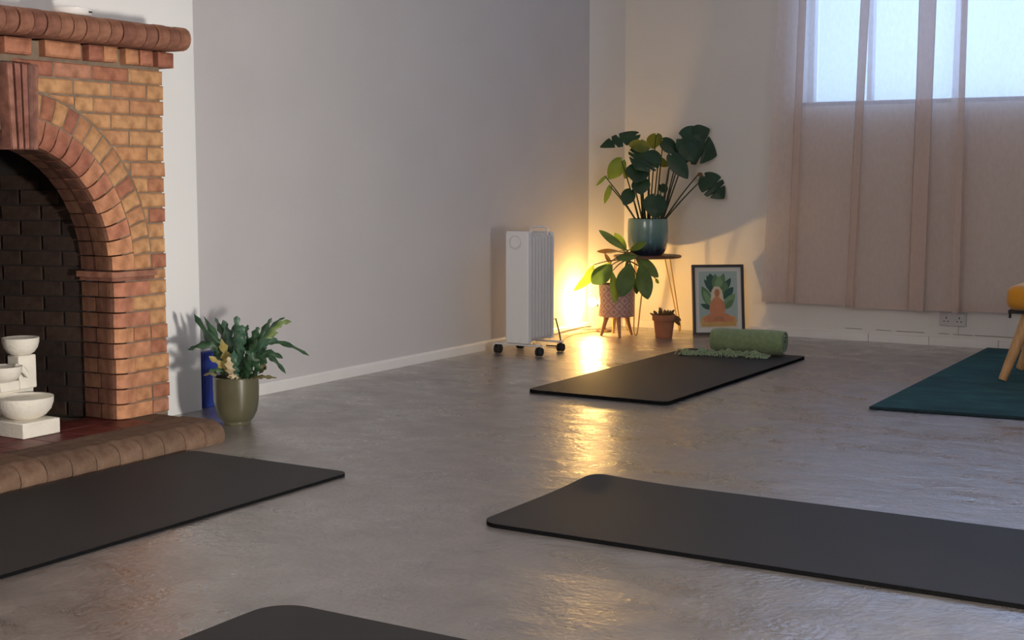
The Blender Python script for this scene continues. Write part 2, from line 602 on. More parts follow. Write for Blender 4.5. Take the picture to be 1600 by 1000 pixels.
def tag(o, label, cat, group=None):
    o['label'] = label
    o['category'] = cat
    if group:
        o['group'] = group
    return o


def empty(name, loc, label, cat, group=None):
    o = bpy.data.objects.new(name, None)
    o.empty_display_size = 0.05
    o.location = loc
    COL.objects.link(o)
    return tag(o, label, cat, group)


def struct(o):
    o['kind'] = 'structure'
    return o


def stuff(o):
    o['kind'] = 'stuff'
    return o


def rbox(name, m, parent, x0, x1, y0, y1, z0, z1, bevel=0.004, seg=2, smooth=True):
    c = ((x0 + x1) / 2, (y0 + y1) / 2, z0)
    return MB().box(x0, x1, y0, y1, z0, z1).build(name, m, parent, smooth=smooth, bevel=bevel, bevel_seg=seg, loc=c)


# ---------------------------------------------------------------- room shell
XR, YR, ZC = 5.35, -9.35, 3.30
BX = 0.06                      # face of the chimney breast
B_Y0, B_Y1 = -5.93, -3.775     # its ends
YC = -4.85                     # centre line of the fireplace


def u_outline(yl, yr, zb, zt, a, b, zs, z_open):
    """wall outline with an arched opening, in (y, z)"""
    pts = [(yr, zb), (yr, zt), (yl, zt), (yl, zb), (YC - a, z_open)] if z_open <= zb else [(yr, zb), (yr, zt), (yl, zt), (yl, zb)]
    for i in range(25):
        q = PI - PI * i / 24
        pts.append((YC + a * math.cos(q), zs + b * math.sin(q)))
    pts.append((YC + a, z_open))
    return pts


yz = lambda a, b, d: (d, a, b)
xz = lambda a, b, d: (a, d, b)
xy = lambda a, b, d: (a, b, d)

struct(MB().box(-0.7, XR + 0.1, YR - 0.1, 0.35, -0.12, 0.0).build('floor', M['floor']))
struct(MB().box(-0.7, XR + 0.1, YR - 0.1, 0.35, ZC, ZC + 0.1).build('ceiling', M['ceiling']))
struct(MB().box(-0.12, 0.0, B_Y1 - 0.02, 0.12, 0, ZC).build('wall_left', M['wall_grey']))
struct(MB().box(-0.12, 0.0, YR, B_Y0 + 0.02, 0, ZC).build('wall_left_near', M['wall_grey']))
struct(MB().box(XR, XR + 0.1, YR, 0.12, 0, ZC).build('wall_right', M['wall_white']))
struct(MB().box(-0.12, XR + 0.1, YR - 0.1, YR, 0, ZC).build('wall_front', M['wall_white']))
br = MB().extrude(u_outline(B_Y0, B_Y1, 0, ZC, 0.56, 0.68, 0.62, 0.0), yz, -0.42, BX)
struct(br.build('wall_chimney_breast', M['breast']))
# back wall round the window opening
WX0, WX1, WZ0, WZ1 = 1.255, 3.95, 1.385, 3.00
wb = MB()
wb.box(-0.12, WX0, 0, 0.24, 0, ZC)
wb.box(WX1, XR + 0.1, 0, 0.24, 0, ZC)
wb.box(WX0, WX1, 0, 0.24, 0, WZ0)
wb.box(WX0, WX1, 0, 0.24, WZ1, ZC)
struct(wb.build('wall_back', M['wall_white']))
# slanted boxing panel across the far left corner
cb = MB().extrude([(0.0, -0.287), (0.105, 0.0), (0.0, 0.0)], xy, 0.0, ZC)
struct(cb.build('trim_1', M['wall_white']))
# skirting boards
bl = MB().extrude([(0, 0), (0.016, 0), (0.016, 0.040), (0.010, 0.050), (0, 0.050)], lambda a, b, d: (a, d, b), -3.773, -0.287)
struct(bl.build('baseboard_left', M['trim']))
bb = MB()
segs = [(0.10, 1.70), (1.703, 2.05), (2.052, 2.43), (2.433, 3.30), (3.302, XR)]
for i, (a, b_) in enumerate(segs):
    h = 0.047 + 0.002 * ((i * 7) % 3 - 1)
    bb.extrude([(0, 0), (-0.018, 0), (-0.018, h), (-0.004, h), (0, h - 0.003)], lambda a2, b2, d: (d, a2, b2), a, b_)
struct(bb.build('baseboard_back', M['trim']))
struct(MB().extrude([(0.004, -0.299), (0.117, 0.0), (0.1, 0.0), (0.0, -0.287)], xy, 0.0, 0.05).build('baseboard_corner', M['trim']))
# the rough broken line of old plaster just over the skirting
ck = MB()
for (a, b_, z) in ((1.56, 1.66, 0.0665), (1.74, 1.83, 0.067), (1.86, 2.02, 0.066), (2.10, 2.16, 0.067), (2.18, 2.29, 0.066), (2.30, 2.52, 0.067)):
    ck.box(a, b_, -0.0022, 0.001, z, z + 0.0018 + 0.0012 * random.random())
struct(ck.build('trim_2', M['mortar']))

win = bpy.data.objects.new('window_1', None)
COL.objects.link(win)
win.location = ((WX0 + WX1) / 2, 0.2, WZ0)
struct(win)
wf = MB()
Y0, Y1 = 0.14, 0.20
for (x0, x1, z0, z1) in ((WX0, WX0 + 0.03, WZ0, WZ1), (WX1 - 0.05, WX1, WZ0, WZ1), (WX0 + 0.05, WX1 - 0.05, WZ0, WZ0 + 0.012), (WX0 + 0.05, WX1 - 0.05, WZ1 - 0.05, WZ1)):
    wf.box(x0, x1, Y0, Y1, z0, z1)
wf.build('window_frame', M['upvc'], win)
for x in (1.622, 2.86, 3.40):
    MB().box(x - 0.014, x + 0.014, Y0, Y1, WZ0 + 0.012, WZ1 - 0.05).build('mullion', M['upvc'], win)
xs = [WX0 + 0.05, 1.622, 2.86, 3.40, WX1 - 0.05]
for a, b_ in zip(xs, xs[1:]):
    MB().box(a, b_, 0.168, 0.174, WZ0 + 0.012, WZ1 - 0.05).build('pane', M['glass'], win)
MB().box(WX0, WX1, -0.0, 0.14, WZ0 - 0.02, WZ0 + 0.004).build('window_sill', M['trim'], win)

# ---------------------------------------------------------------- fireplace
XF = 0.30          # brick face
ZH = 0.077         # hearth top
YRT = -4.192       # right edge of the brickwork
ZS = 0.616         # springing line
OA = 0.405         # half width of the opening
fp = empty('brick_fireplace', (0.3, YC, 0), 'arched orange and red brick fireplace with a rolled brick mantel and hearth', 'fireplace')


def half_opening(R):
    return R, R + 0.035


core = MB().extrude(u_outline(2 * YC - YRT + 0.006, YRT - 0.006, 0.05, 1.40, OA + 0.055, OA + 0.09, ZS, 0.05), yz, BX - 0.0, XF - 0.006)
face = core.build('brick_face', M['mortar'], fp)
LEFT = {}          # the half that lies outside the picture is joined


def brick(mb_fn, mat_key, parent, name='brick', key=None, inside_dark=None):
    """mb_fn(mb, s): s = 1 builds the right half, -1 its mirror image"""
    mb = MB()
    mb_fn(mb, lambda y: y)
    ys = [p[1] for p in mb.v]
    mats = M[mat_key]
    if inside_dark is not None:      # faces inside the opening: smoke stain with shade put into the colour
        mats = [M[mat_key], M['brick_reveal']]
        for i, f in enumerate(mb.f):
            if sum(mb.v[k][0] for k in f) / len(f) < inside_dark and max(mb.v[k][0] for k in f) < XF - 0.008:
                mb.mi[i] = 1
    c = (sum(p[0] for p in mb.v) / len(mb.v), sum(ys) / len(ys), min(p[2] for p in mb.v))
    o = mb.build(name, mats, parent, loc=c)
    if key and min(ys) > YC:
        lm = LEFT.setdefault((key, mat_key), MB())
        mb_fn(lm, lambda y: 2 * YC - y)
    return o


def flat_brick(poly, mat_key, parent, x0, x1, key='face', ch=0.0035):
    j = [(a + random.uniform(-.0012, .0012), b + random.uniform(-.0012, .0012)) for a, b in poly]
    x1 = x1 + random.uniform(-.003, .0025)

    def f(mb, my):
        mb.extrude([(my(a), b) for a, b in j], yz, x0, x1, chamfer=ch + 0.0012)
    return brick(f, mat_key, parent, key=key)


def arris_brick(z0, z1, w, dep, parent):
    ya = YC + OA
    r = 0.045
    j = random.uniform(-.0025, .002)
    prof = [(ya + w, XF + j)]
    for i in range(6):
        q = PI / 2 * i / 5
        prof.append((ya + r - r * math.sin(q) + j, XF - r + r * math.cos(q) + j))
    prof += [(ya + j, XF - dep), (ya + 0.06, XF - dep), (ya + 0.06, XF - 0.06), (ya + w, XF - 0.06)]

    def f(mb, my):
        mb.extrude([(my(a), b) for a, b in prof], lambda a, b, d: (b, a, d), z0, z1)
    return brick(f, 'brick_arris', parent, key='face', inside_dark=XF - 0.022)


G = 0.0055
RH = (0.576 - ZH) / 9
for k in range(9):
    z0, z1 = ZH + k * RH + G / 2, ZH + (k + 1) * RH - G / 2
    ye = YRT + random.uniform(-.004, .003)
    w = 0.085 if k % 2 else 0.168
    dep = 0.10 if k % 2 else 0.085
    arris_brick(z0, z1, w - G / 2, dep, face)
    y = YC + OA + w
    if k % 2 == 1 and k % 4 == 1:
        ym = (y + ye) / 2
        flat_brick([(y + G / 2, z0), (ym - G / 2, z0), (ym - G / 2, z1), (y + G / 2, z1)], 'brick', face, XF - 0.05, XF)
        y = ym
    flat_brick([(y + G / 2, z0), (ye, z0), (ye, z1), (y + G / 2, z1)], 'brick', face, XF - 0.05, XF)
    # second brick of the reveal
    x0, x1 = 0.127, XF - dep - G

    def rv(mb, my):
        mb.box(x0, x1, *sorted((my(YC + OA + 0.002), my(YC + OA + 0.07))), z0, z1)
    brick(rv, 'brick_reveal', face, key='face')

# moulded impost of two tile courses, wrapping the arris
def impost(z0, z1, pr):
    ya, yb = YC + OA - pr, YC + OA + 0.185

    def f(mb, my):
        mb.extrude([(my(a), b) for a, b in ((yb, XF - 0.04), (yb, XF + pr), (ya + 0.012, XF + pr), (ya, XF + pr - 0.012), (ya, 0.13), (ya + 0.05, 0.13), (ya + 0.05, XF - 0.04))],
                   lambda a, b, d: (b, a, d), z0, z1)
    return brick(f, 'brick_mantel', face, name='impost_tile', key='face')


impost(0.580, 0.592, 0.008)
impost(0.594, 0.6145, 0.024)
flat_brick([(YC + OA + 0.19, 0.578), (YRT, 0.578), (YRT, 0.613), (YC + OA + 0.19, 0.613)], 'brick', face, XF - 0.05, XF)

# arch rings
R0, R1, R2 = OA, 0.503, 0.588


def ring_pt(R, q):
    a, b = half_opening(R)
    return (YC + a * math.cos(q), ZS + b * math.sin(q))


arch = MB()
pl = [ring_pt(R0 + 0.052, PI * i / 40) for i in range(41)] + [ring_pt(R2 - 0.002, PI - PI * i / 40) for i in range(41)]
arch.extrude(pl, yz, 0.13, XF - 0.007)
arch_o = arch.build('arch', M['mortar'], fp)
QT = math.radians(82.5)
N1, N2 = 12, 15
for k in range(N1):
    q0, q1 = QT * k / N1 + 0.006, QT * (k + 1) / N1 - 0.006
    j = random.uniform(-.003, .002)
    prof = [(R1 - 0.003, XF + j)]
    r = 0.042
    for i in range(6):
        q = PI / 2 * i / 5
        prof.append((R0 + r - r * math.sin(q), XF - r + r * math.cos(q) + j))
    prof += [(R0, XF - 0.095), (R1 - 0.003, XF - 0.095)]

    def f(mb, my, q0=q0, q1=q1, prof=prof):
        vs, n = [], len(prof)
        for q in (q0, q1):
            for R, x in prof:
                y, z = ring_pt(R, q)
                vs.append((x, my(y), z))
        fs = [(i, (i + 1) % n, n + (i + 1) % n, n + i) for i in range(n)] + [tuple(range(n)), tuple(range(n, 2 * n))]
        mb.add(vs, fs)
    brick(f, 'brick_arris', arch_o, key='arch', inside_dark=XF - 0.022)

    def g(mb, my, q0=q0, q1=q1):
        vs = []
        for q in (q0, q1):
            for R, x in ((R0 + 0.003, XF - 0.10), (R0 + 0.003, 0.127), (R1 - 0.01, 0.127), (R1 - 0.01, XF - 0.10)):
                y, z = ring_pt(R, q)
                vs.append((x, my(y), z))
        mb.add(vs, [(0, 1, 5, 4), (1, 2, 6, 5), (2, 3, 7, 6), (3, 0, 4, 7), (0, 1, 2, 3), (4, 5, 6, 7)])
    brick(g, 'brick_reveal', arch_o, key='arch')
QT2 = math.radians(84.0)
for k in range(N2):
    q0, q1 = QT2 * k / N2 + 0.005, QT2 * (k + 1) / N2 - 0.005
    p = [ring_pt(R1 + 0.003, q0), ring_pt(R2 - 0.003, q0), ring_pt(R2 - 0.003, q1), ring_pt(R1 + 0.003, q1)]
    flat_brick(p, 'brick', arch_o, XF - 0.05, XF + 0.001, key='arch')

# courses above the springing line, cut to the outer ring
A2, B2 = R2 + 0.004, R2 + 0.039


def lim(z):
    t = (z - ZS) / B2
    e = YC + A2 * math.sqrt(1 - t * t) if t < 1 else YC - 1
    return max(e, YC + (0.066 if z < 1.323 else 0.0))


NR = 13
RU = (1.340 - ZS) / NR
for k in range(NR):
    z0, z1 = ZS + k * RU + G / 2, ZS + (k + 1) * RU - G / 2
    if k == NR - 1:
        z0, z1 = z0, z1 - 0.001
    ye = YRT + 0.010 * (k / NR) + random.uniform(-.004, .003)
    y = ye
    first = 0.083 if k % 2 else 0.168
    n = 0
    while True:
        w = first if n == 0 else 0.168
        if n > 0 and random.random() < 0.12:
            w = 0.083
        yl = y - w + G
        zz = [z0 + (z1 - z0) * i / 5 for i in range(6)]
        left = [(max(yl, lim(z)), z) for z in zz]
        left = [(a, b) for a, b in left if a < y - 0.006]
        if not left:
            break
        zlo = left[0][1]
        # merge straight runs
        if all(abs(a - left[0][0]) < 1e-6 for a, _ in left):
            left = [left[0], left[-1]]
        poly = [(y, zlo), (y, z1)] + left[::-1]
        if zlo > z0 + 1e-6:
            poly = [(y, zlo), (y, z1)] + left[::-1]
        if max(p[0] for p in poly) - min(p[0] for p in poly) > 0.012 and z1 - zlo > 0.008:
            # a closure thinner than half a header belongs to its neighbour
            flat_brick(poly, 'brick', face, XF - 0.05, XF)
        y = yl - G
        n += 1
        if y < YC - 0.02:
            break

# keystone of upright brick slips, standing proud of the arch
ks = MB().extrude([(YC - 0.052, 1.045), (YC + 0.052, 1.045), (YC + 0.062, 1.318), (YC - 0.062, 1.318)], yz, XF - 0.03, XF + 0.040)
ks_o = ks.build('keystone', M['brick_key'], fp)
for i in range(5):
    a0, a1 = -0.052 + 0.104 * i / 5, -0.052 + 0.104 * (i + 1) / 5
    b0, b1 = -0.064 + 0.128 * i / 5, -0.064 + 0.128 * (i + 1) / 5
    g = 0.0022
    pr = (0.052, 0.058, 0.061, 0.058, 0.052)[i]
    mb = MB().extrude([(YC + a0 + g, 1.040), (YC + a1 - g, 1.040), (YC + b1 - g, 1.316), (YC + b0 + g, 1.316)], yz, XF - 0.02, XF + pr, chamfer=0.006)
    mb.build('brick', M['brick_key'], ks_o, loc=(XF, YC, 1.04))

# dentil course
dn = MB().box(BX, XF - 0.10, 2 * YC - (-4.19), -4.19, 1.335, 1.412).build('dentil_course', M['mortar'], fp)
for (a, b, split) in ((-4.235, -4.155, 0), (-4.388, -4.258, 1), (-4.558, -4.424, 1), (-4.742, -4.588, 0), (-4.905, -4.795, 0)):
    cuts = [a, (a + b) / 2, b] if split else [a, b]
    for y0, y1 in zip(cuts, cuts[1:]):
        if b < YC - 0.04:
            continue
        flat_brick([(y0 + .002, 1.349), (y1 - .002, 1.349), (y1 - .002, 1.402), (y0 + .002, 1.402)], 'brick_arris', dn, XF - 0.105, XF + 0.034, key='dentil', ch=0.006)

# mantel of bricks on edge with rolled noses
mn_z0, mn_z1, mn_x = 1.408, 1.492, 0.408
mcore = MB().box(BX, mn_x - 0.035, 2 * YC + 4.15, -4.15, mn_z0 + 0.006, mn_z1 - 0.004).build('mantel', M['mortar'], fp)
nb = 26
y_hi, y_lo = -4.142, 2 * YC + 4.142
for k in range(nb):
    y1 = y_hi - (y_hi - y_lo) * k / nb
    y0 = y_hi - (y_hi - y_lo) * (k + 1) / nb + 0.004
    dz, dx = random.uniform(-.0015, .0015), random.uniform(-.003, .003)
    prof = [(BX, mn_z0 + 0.002), (BX, mn_z1 - 0.001)]
    r = (mn_z1 - mn_z0) / 2
    zc = (mn_z0 + mn_z1) / 2
    for i in range(9):
        q = PI / 2 - PI * i / 8
        prof.append((mn_x - 0.038 + 0.038 * math.cos(q) + dx, zc + r * math.sin(q) + dz))
    mb = MB().extrude(prof, xz, y0, y1)
    mb.build('brick', M['brick_mantel'], mcore, smooth=True, loc=(mn_x, (y0 + y1) / 2, mn_z0), bevel=0.004)

# hearth: mortar bed, red quarry tiles and rolled bricks round the edge
hx = 0.632
hy = -4.222
hb = MB().box(BX, 0.47, 2 * YC - hy + 0.02, hy - 0.02, 0.0, 0.067).box(-0.30, BX - 0.001, YC - 0.40, YC + 0.40, 0.0, 0.067).build('hearth', M['mortar'], fp)
nose = []
for i in range(8):
    q = PI / 2 - (PI / 2) * i / 7
    nose.append((hx - 0.062 + 0.062 * math.cos(q), 0.020 + 0.058 * math.sin(q)))
prof = [(0.425, 0.0), (0.425, 0.077)] + [(0.5, 0.0785)] + nose + [(hx - 0.006, 0.0)]
nh = 12
ylo = 2 * YC - hy
for k in range(nh):
    y1 = hy - 0.03 - (hy - ylo - 0.06) * k / nh
    y0 = hy - 0.03 - (hy - ylo - 0.06) * (k + 1) / nh + 0.0025
    if k == 0:
        y1 -= 0.002
    dz = random.uniform(-.0012, .0012)
    mb = MB().extrude([(a + random.uniform(-.001, .001), b + dz if b > 0 else 0) for a, b in prof], xz, y0, y1)
    mb.build('brick', M['brick_hearth'], hb, smooth=True, loc=(0.5, (y0 + y1) / 2, 0))
# bull nosed bricks down the right hand end, and the round corner
nose2 = [(hy - 0.05 + 0.05 * math.cos(PI / 2 - PI / 2 * i / 7), 0.025 + 0.052 * math.sin(PI / 2 - PI / 2 * i / 7)) for i in range(8)]
prof2 = [(-4.39, 0.0), (-4.39, 0.077)] + nose2 + [(hy - 0.004, 0.0)]
for x0, x1 in ((0.063, 0.182), (0.186, 0.305), (0.309, 0.423)):
    MB().extrude(prof2, lambda a, b, d: (d, a, b), x0, x1).build('brick', M['brick_hearth'], hb, smooth=True, loc=((x0 + x1) / 2, -4.3, 0))
cm = MB()
cz = []
for j in range(8):
    q = 2 * PI * 0
ring = []
for i in range(7):
    ph = PI / 2 * i / 6
    col = []
    for j in range(8):
        t = PI / 2 - PI / 2 * j / 7
        rr = 0.03 + 0.062 * math.cos(t)
        col.append((hx - 0.092 + rr * math.cos(ph), hy - 0.092 + rr * math.sin(ph), 0.020 + 0.0585 * math.sin(t)))
    col.append((hx - 0.092 + 0.086 * math.cos(ph), hy - 0.092 + 0.086 * math.sin(ph), 0.0))
    ring.append(col)
n = len(ring[0])
vs = [p for c in ring for p in c] + [(hx - 0.092, hy - 0.092, 0.0785), (hx - 0.205, hy - 0.0, 0), ]
fs = []
for i in range(6):
    for j in range(n - 1):
        fs.append((i * n + j, (i + 1) * n + j, (i + 1) * n + j + 1, i * n + j + 1))
    fs.append((7 * n, i * n, (i + 1) * n))
cm.add(vs, fs)
cm.box(0.427, hx - 0.09, hy - 0.092, hy - 0.006, 0.0, 0.066)
cm.box(0.427, hx - 0.062, hy - 0.092, hy - 0.03, 0.0, 0.0782)
cm.build('brick', M['brick_hearth'], hb, smooth=True, loc=(0.53, hy - 0.05, 0))
tw = 0.148
for i in range(5):
    for j in range(7):
        x1 = 0.421 - i * tw
        y1 = -4.394 - j * tw + (0 if 1 else 0)
        if x1 - tw < -0.28 or (x1 < 0.13 and (j < 1 or j > 5)):
            continue
        x0, y0 = x1 - tw + 0.004, y1 - tw + 0.004
        MB().box(x0, x1, y0, y1, 0.06, 0.0765 + random.uniform(-.0006, .0006)).build('tile', M['quarry'], hb, loc=((x0 + x1) / 2, (y0 + y1) / 2, 0.06), bevel=0.002)

# firebox: splayed sooty brick cheeks, back and throat
fb = MB()
pr = [(0.128, YC + 0.46), (0.128, YC + 0.47), (-0.36, YC + 0.33), (-0.36, YC - 0.33), (0.128, YC - 0.47), (0.128, YC - 0.46)]
outer = [(0.128, YC + OA + 0.02), (-0.33, YC + 0.28), (-0.33, YC - 0.28), (0.128, YC - OA - 0.02)]
inner_up = [(0.128, YC + OA + 0.02), (-0.15, YC + 0.20), (-0.15, YC - 0.20), (0.128, YC - OA - 0.02)]
vs = [(x, y, 0.05) for x, y in outer] + [(x, y, 0.95) for x, y in outer] + [(x, y, 1.20) for x, y in inner_up]
fb.add(vs, [(0, 1, 5, 4), (1, 2, 6, 5), (2, 3, 7, 6), (4, 5, 9, 8), (5, 6, 10, 9), (6, 7, 11, 10), (8, 9, 10, 11)])
fbo = fb.build('firebox', M['soot'], fp)
p0, p1 = Vector((0.122, YC + OA + 0.018)), Vector((-0.32, YC + 0.281))
d = (p1 - p0).normalized()
nrm = Vector((d.y, -d.x))
if nrm.y > 0:
    nrm = -nrm
L_ = (p1 - p0).length
for k in range(16):
    z0 = ZH + 0.001 + k * 0.0553
    s = 0.0 if k % 2 else -0.08
    while s < L_ - 0.02:
        a, b = max(s, 0), min(s + 0.16, L_)
        if b - a > 0.02:
            q = [p0 + d * (a + .003), p0 + d * (b - .003)]
            o_ = nrm * 0.006
            mb = MB().extrude([tuple(q[0] + nrm * -0.002), tuple(q[1] + nrm * -0.002), tuple(q[1] + o_), tuple(q[0] + o_)], xy, z0, z0 + 0.049)
            c = (q[0] + q[1]) / 2
            mb.build('brick', M['brick_soot'], fbo, loc=(c.x, c.y, z0))
        s += 0.166

par = {'face': face, 'arch': arch_o, 'dentil': dn}
for (key, mk), lm in LEFT.items():
    stuff(lm.build('brickwork', M[mk], par[key]))

# ---------------------------------------------------------------- carved stone fountain on the hearth
t = empty('stone_fountain', (0.2, -4.78, ZH), 'small cream stone tabletop fountain of stacked blocks and bowls in the fireplace', 'fountain')


def stone_bowl(x, y, z, r, h):
    MB().lathe([(r * 0.5, 0.0), (r * 0.72, h * 0.15), (r * 0.90, h * 0.42), (r * 0.99, h * 0.75), (r, h), (r * 0.93, h), (r * 0.86, h * 0.72), (r * 0.6, h * 0.42), (0.0, h * 0.36)],
               (x, y, z), 40, caps=False).build('bowl', M['stone'], t, smooth=True, loc=(x, y, z))


rbox('base', M['stone'], t, 0.075, 0.297, -4.862, -4.706, ZH, ZH + 0.053, 0.004)
stone_bowl(0.205, -4.778, ZH + 0.0535, 0.097, 0.074)
rbox('block', M['stone'], t, 0.080, 0.112, -4.858, -4.66, ZH + 0.0535, ZH + 0.140, 0.003)
rbox('block', M['stone'], t, 0.085, 0.145, -4.746, -4.672, ZH + 0.141, ZH + 0.258, 0.004)
rbox('block', M['stone'], t, 0.085, 0.150, -4.830, -4.750, ZH + 0.141, ZH + 0.176, 0.003)
stone_bowl(0.115, -4.712, ZH + 0.2585, 0.063, 0.060)
stone_bowl(0.128, -4.800, ZH + 0.1765, 0.064, 0.052)
MB().tube([(0.140, -4.758, ZH + 0.222), (0.158, -4.742, ZH + 0.214), (0.166, -4.732, ZH + 0.196), (0.168, -4.727, ZH + 0.184)], [0.013, 0.012, 0.009, 0.005], 10).build('spout', M['stone'], t, smooth=True, loc=(0.15, -4.74, ZH + 0.2))
# white dish on the mantel
t = empty('mantel_dish', (0.30, -4.60, mn_z1), 'low white ceramic dish with a small dark slot on the brick mantel', 'dish')
MB().lathe([(0.05, 0.001), (0.06, 0.004), (0.066, 0.010), (0.070, 0.026), (0.065, 0.026), (0.060, 0.014), (0.0, 0.012)], (0.30, -4.60, mn_z1), 36, caps=False).build('bowl', M['ceramic_white'], t, smooth=True, loc=(0.30, -4.60, mn_z1))
MB().box(0.362, 0.3665, -4.585, -4.57, mn_z1 + 0.012, mn_z1 + 0.017).build('slot', M['dark_slot'], t, loc=(0.384, -4.59, mn_z1 + 0.012))

# ---------------------------------------------------------------- yoga mats
def rounded_rect(x0, x1, y0, y1, r, n=6):
    pts = []
    for cx, cy, a in ((x1 - r, y1 - r, 0), (x0 + r, y1 - r, 90), (x0 + r, y0 + r, 180), (x1 - r, y0 + r, 270)):
        for i in range(n + 1):
            q = math.radians(a + 90 * i / n)
            pts.append((cx + r * math.cos(q), cy + r * math.sin(q)))
    return pts


def yoga_mat(x0, x1, y0, y1, label, r=0.055, th=0.010, curl=None):
    """rubber sheet: grid inside a rounded outline, one corner may lift a little"""
    c = ((x0 + x1) / 2, (y0 + y1) / 2, 0.0)
    o = empty('yoga_mat', c, label, 'mat', 'black yoga mats')
    lift = (lambda x, y: 0.0) if curl is None else (lambda x, y: curl[2] * max(0.0, 1 - math.hypot(x - curl[0], y - curl[1]) / curl[3]) ** 2)
    out = rounded_rect(x0, x1, y0, y1, r)
    top = MB()
    NX, NY = 24, 24
    vs = []

    def clampr(x, y):
        # slide grid points in the corners onto the rounded outline
        cx = min(max(x, x0 + r), x1 - r)
        cy = min(max(y, y0 + r), y1 - r)
        dx, dy = x - cx, y - cy
        m = max(abs(dx), abs(dy))
        l = math.hypot(dx, dy)
        if l > 1e-9 and dx and dy:
            k = m / l
            return cx + dx * k, cy + dy * k
        return x, y
    gx = sorted({x0 + (x1 - x0) * i / NX for i in range(NX + 1)} | {x0 + r * i / 4 for i in range(5)} | {x1 - r * i / 4 for i in range(5)})
    gy = sorted({y0 + (y1 - y0) * i / NY for i in range(NY + 1)} | {y0 + r * i / 4 for i in range(5)} | {y1 - r * i / 4 for i in range(5)})
    for y in gy:
        for x in gx:
            a, b = clampr(x, y)
            vs.append((a, b, th + lift(a, b)))
    nx = len(gx)
    top.add(vs, [(j * nx + i, j * nx + i + 1, (j + 1) * nx + i + 1, (j + 1) * nx + i) for j in range(len(gy) - 1) for i in range(nx - 1)])
    top.build('top_sheet', M['mat_black'], o, smooth=True, loc=c)
    ed = MB()
    idx = [(i, 0) for i in range(nx)] + [(nx - 1, j) for j in range(1, len(gy))] + [(i, len(gy) - 1) for i in range(nx - 2, -1, -1)] + [(0, j) for j in range(len(gy) - 2, 0, -1)]
    loop = [vs[j * nx + i] for i, j in idx]
    n = len(loop)
    ed.add([(p[0], p[1], p[2] - 0.0003) for p in loop] + [(p[0], p[1], max(0.0005, p[2] - th)) for p in loop], [(i, (i + 1) % n, n + (i + 1) % n, n + i) for i in range(n)])
    ed.build('edge', M['mat_edge'], o, loc=c)
    return o


yoga_mat(0.978, 1.656, -2.70, -0.965, 'black yoga mat with the green blanket on it', th=0.016, r=0.03)
yoga_mat(2.050, 3.80, -4.785, -4.108, 'black yoga mat lying crosswise, one curled corner, nearest the teal rug', th=0.012, curl=(2.05, -4.11, 0.012, 0.35), r=0.06)
yoga_mat(0.662, 1.352, -6.20, -4.455, 'black yoga mat along the brick hearth', r=0.04)
yoga_mat(2.046, 3.80, -6.29, -5.610, 'black yoga mat cut off by the bottom edge of the photo', r=0.085)

# ---------------------------------------------------------------- teal rug
t = empty('teal_rug', (3.4, -1.2, 0), 'dark teal velvet rug under the mustard footstool', 'rug')
rc = [(2.405, -2.352), (4.35, -2.145), (4.35, -0.06), (2.381, -0.06)]
MB().extrude(rc, xy, 0.001, 0.012).build('binding', M['rug_edge'], t, loc=(3.4, -1.2, 0), bevel=0.003)
pm = MB()
NN = 40
vs = []
for j in range(NN + 1):
    for i in range(NN + 1):
        u, v = i / NN, j / NN
        a = Vector(rc[0]).lerp(Vector(rc[1]), u)
        b = Vector(rc[3]).lerp(Vector(rc[2]), u)
        p = a.lerp(b, 0.004 + v * 0.992)
        e = min(u, 1 - u, v, 1 - v)
        vs.append((p.x + (0.006 if u == 0 else 0), p.y, 0.0125 + (0.006 if e > 0 else 0.0) + random.uniform(0, .0006)))
pm.add(vs, [(j * (NN + 1) + i, j * (NN + 1) + i + 1, (j + 1) * (NN + 1) + i + 1, (j + 1) * (NN + 1) + i) for j in range(NN) for i in range(NN)])
pm.build('pile', M['rug'], t, smooth=True, loc=(3.4, -1.2, 0))

# ---------------------------------------------------------------- mustard footstool
t = empty('footstool', (3.02, -1.17, 0.018), 'mustard yellow velvet footstool with splayed oak legs on the teal rug', 'stool')
cu = MB().box(2.735, 3.30, -1.41, -0.93, 0.345, 0.462)
o = cu.build('cushion', M['mustard'], t, smooth=True, loc=(3.02, -1.17, 0.345), bevel=0.045, bevel_seg=5)
MB().box(2.75, 3.285, -1.395, -0.945, 0.334, 0.348).build('underside', M['black_felt'], t, loc=(3.02, -1.17, 0.335))
MB().tube([(2.757, -1.385, 0.336), (2.757, -1.385, 0.312)], 0.006, 8).build('bolt', M['black_felt'], t, loc=(2.757, -1.385, 0.312))
for (fx, fy, tx, ty) in ((2.735, -1.39, 2.835, -1.335), (2.725, -0.94, 2.835, -1.01), (3.31, -1.39, 3.20, -1.335), (3.31, -0.94, 3.20, -1.01)):
    MB().tube([(fx, fy, 0.0262), (tx, ty, 0.336)], [0.019, 0.031], 16).build('leg', M['oak'], t, smooth=True, loc=(fx, fy, 0.018))

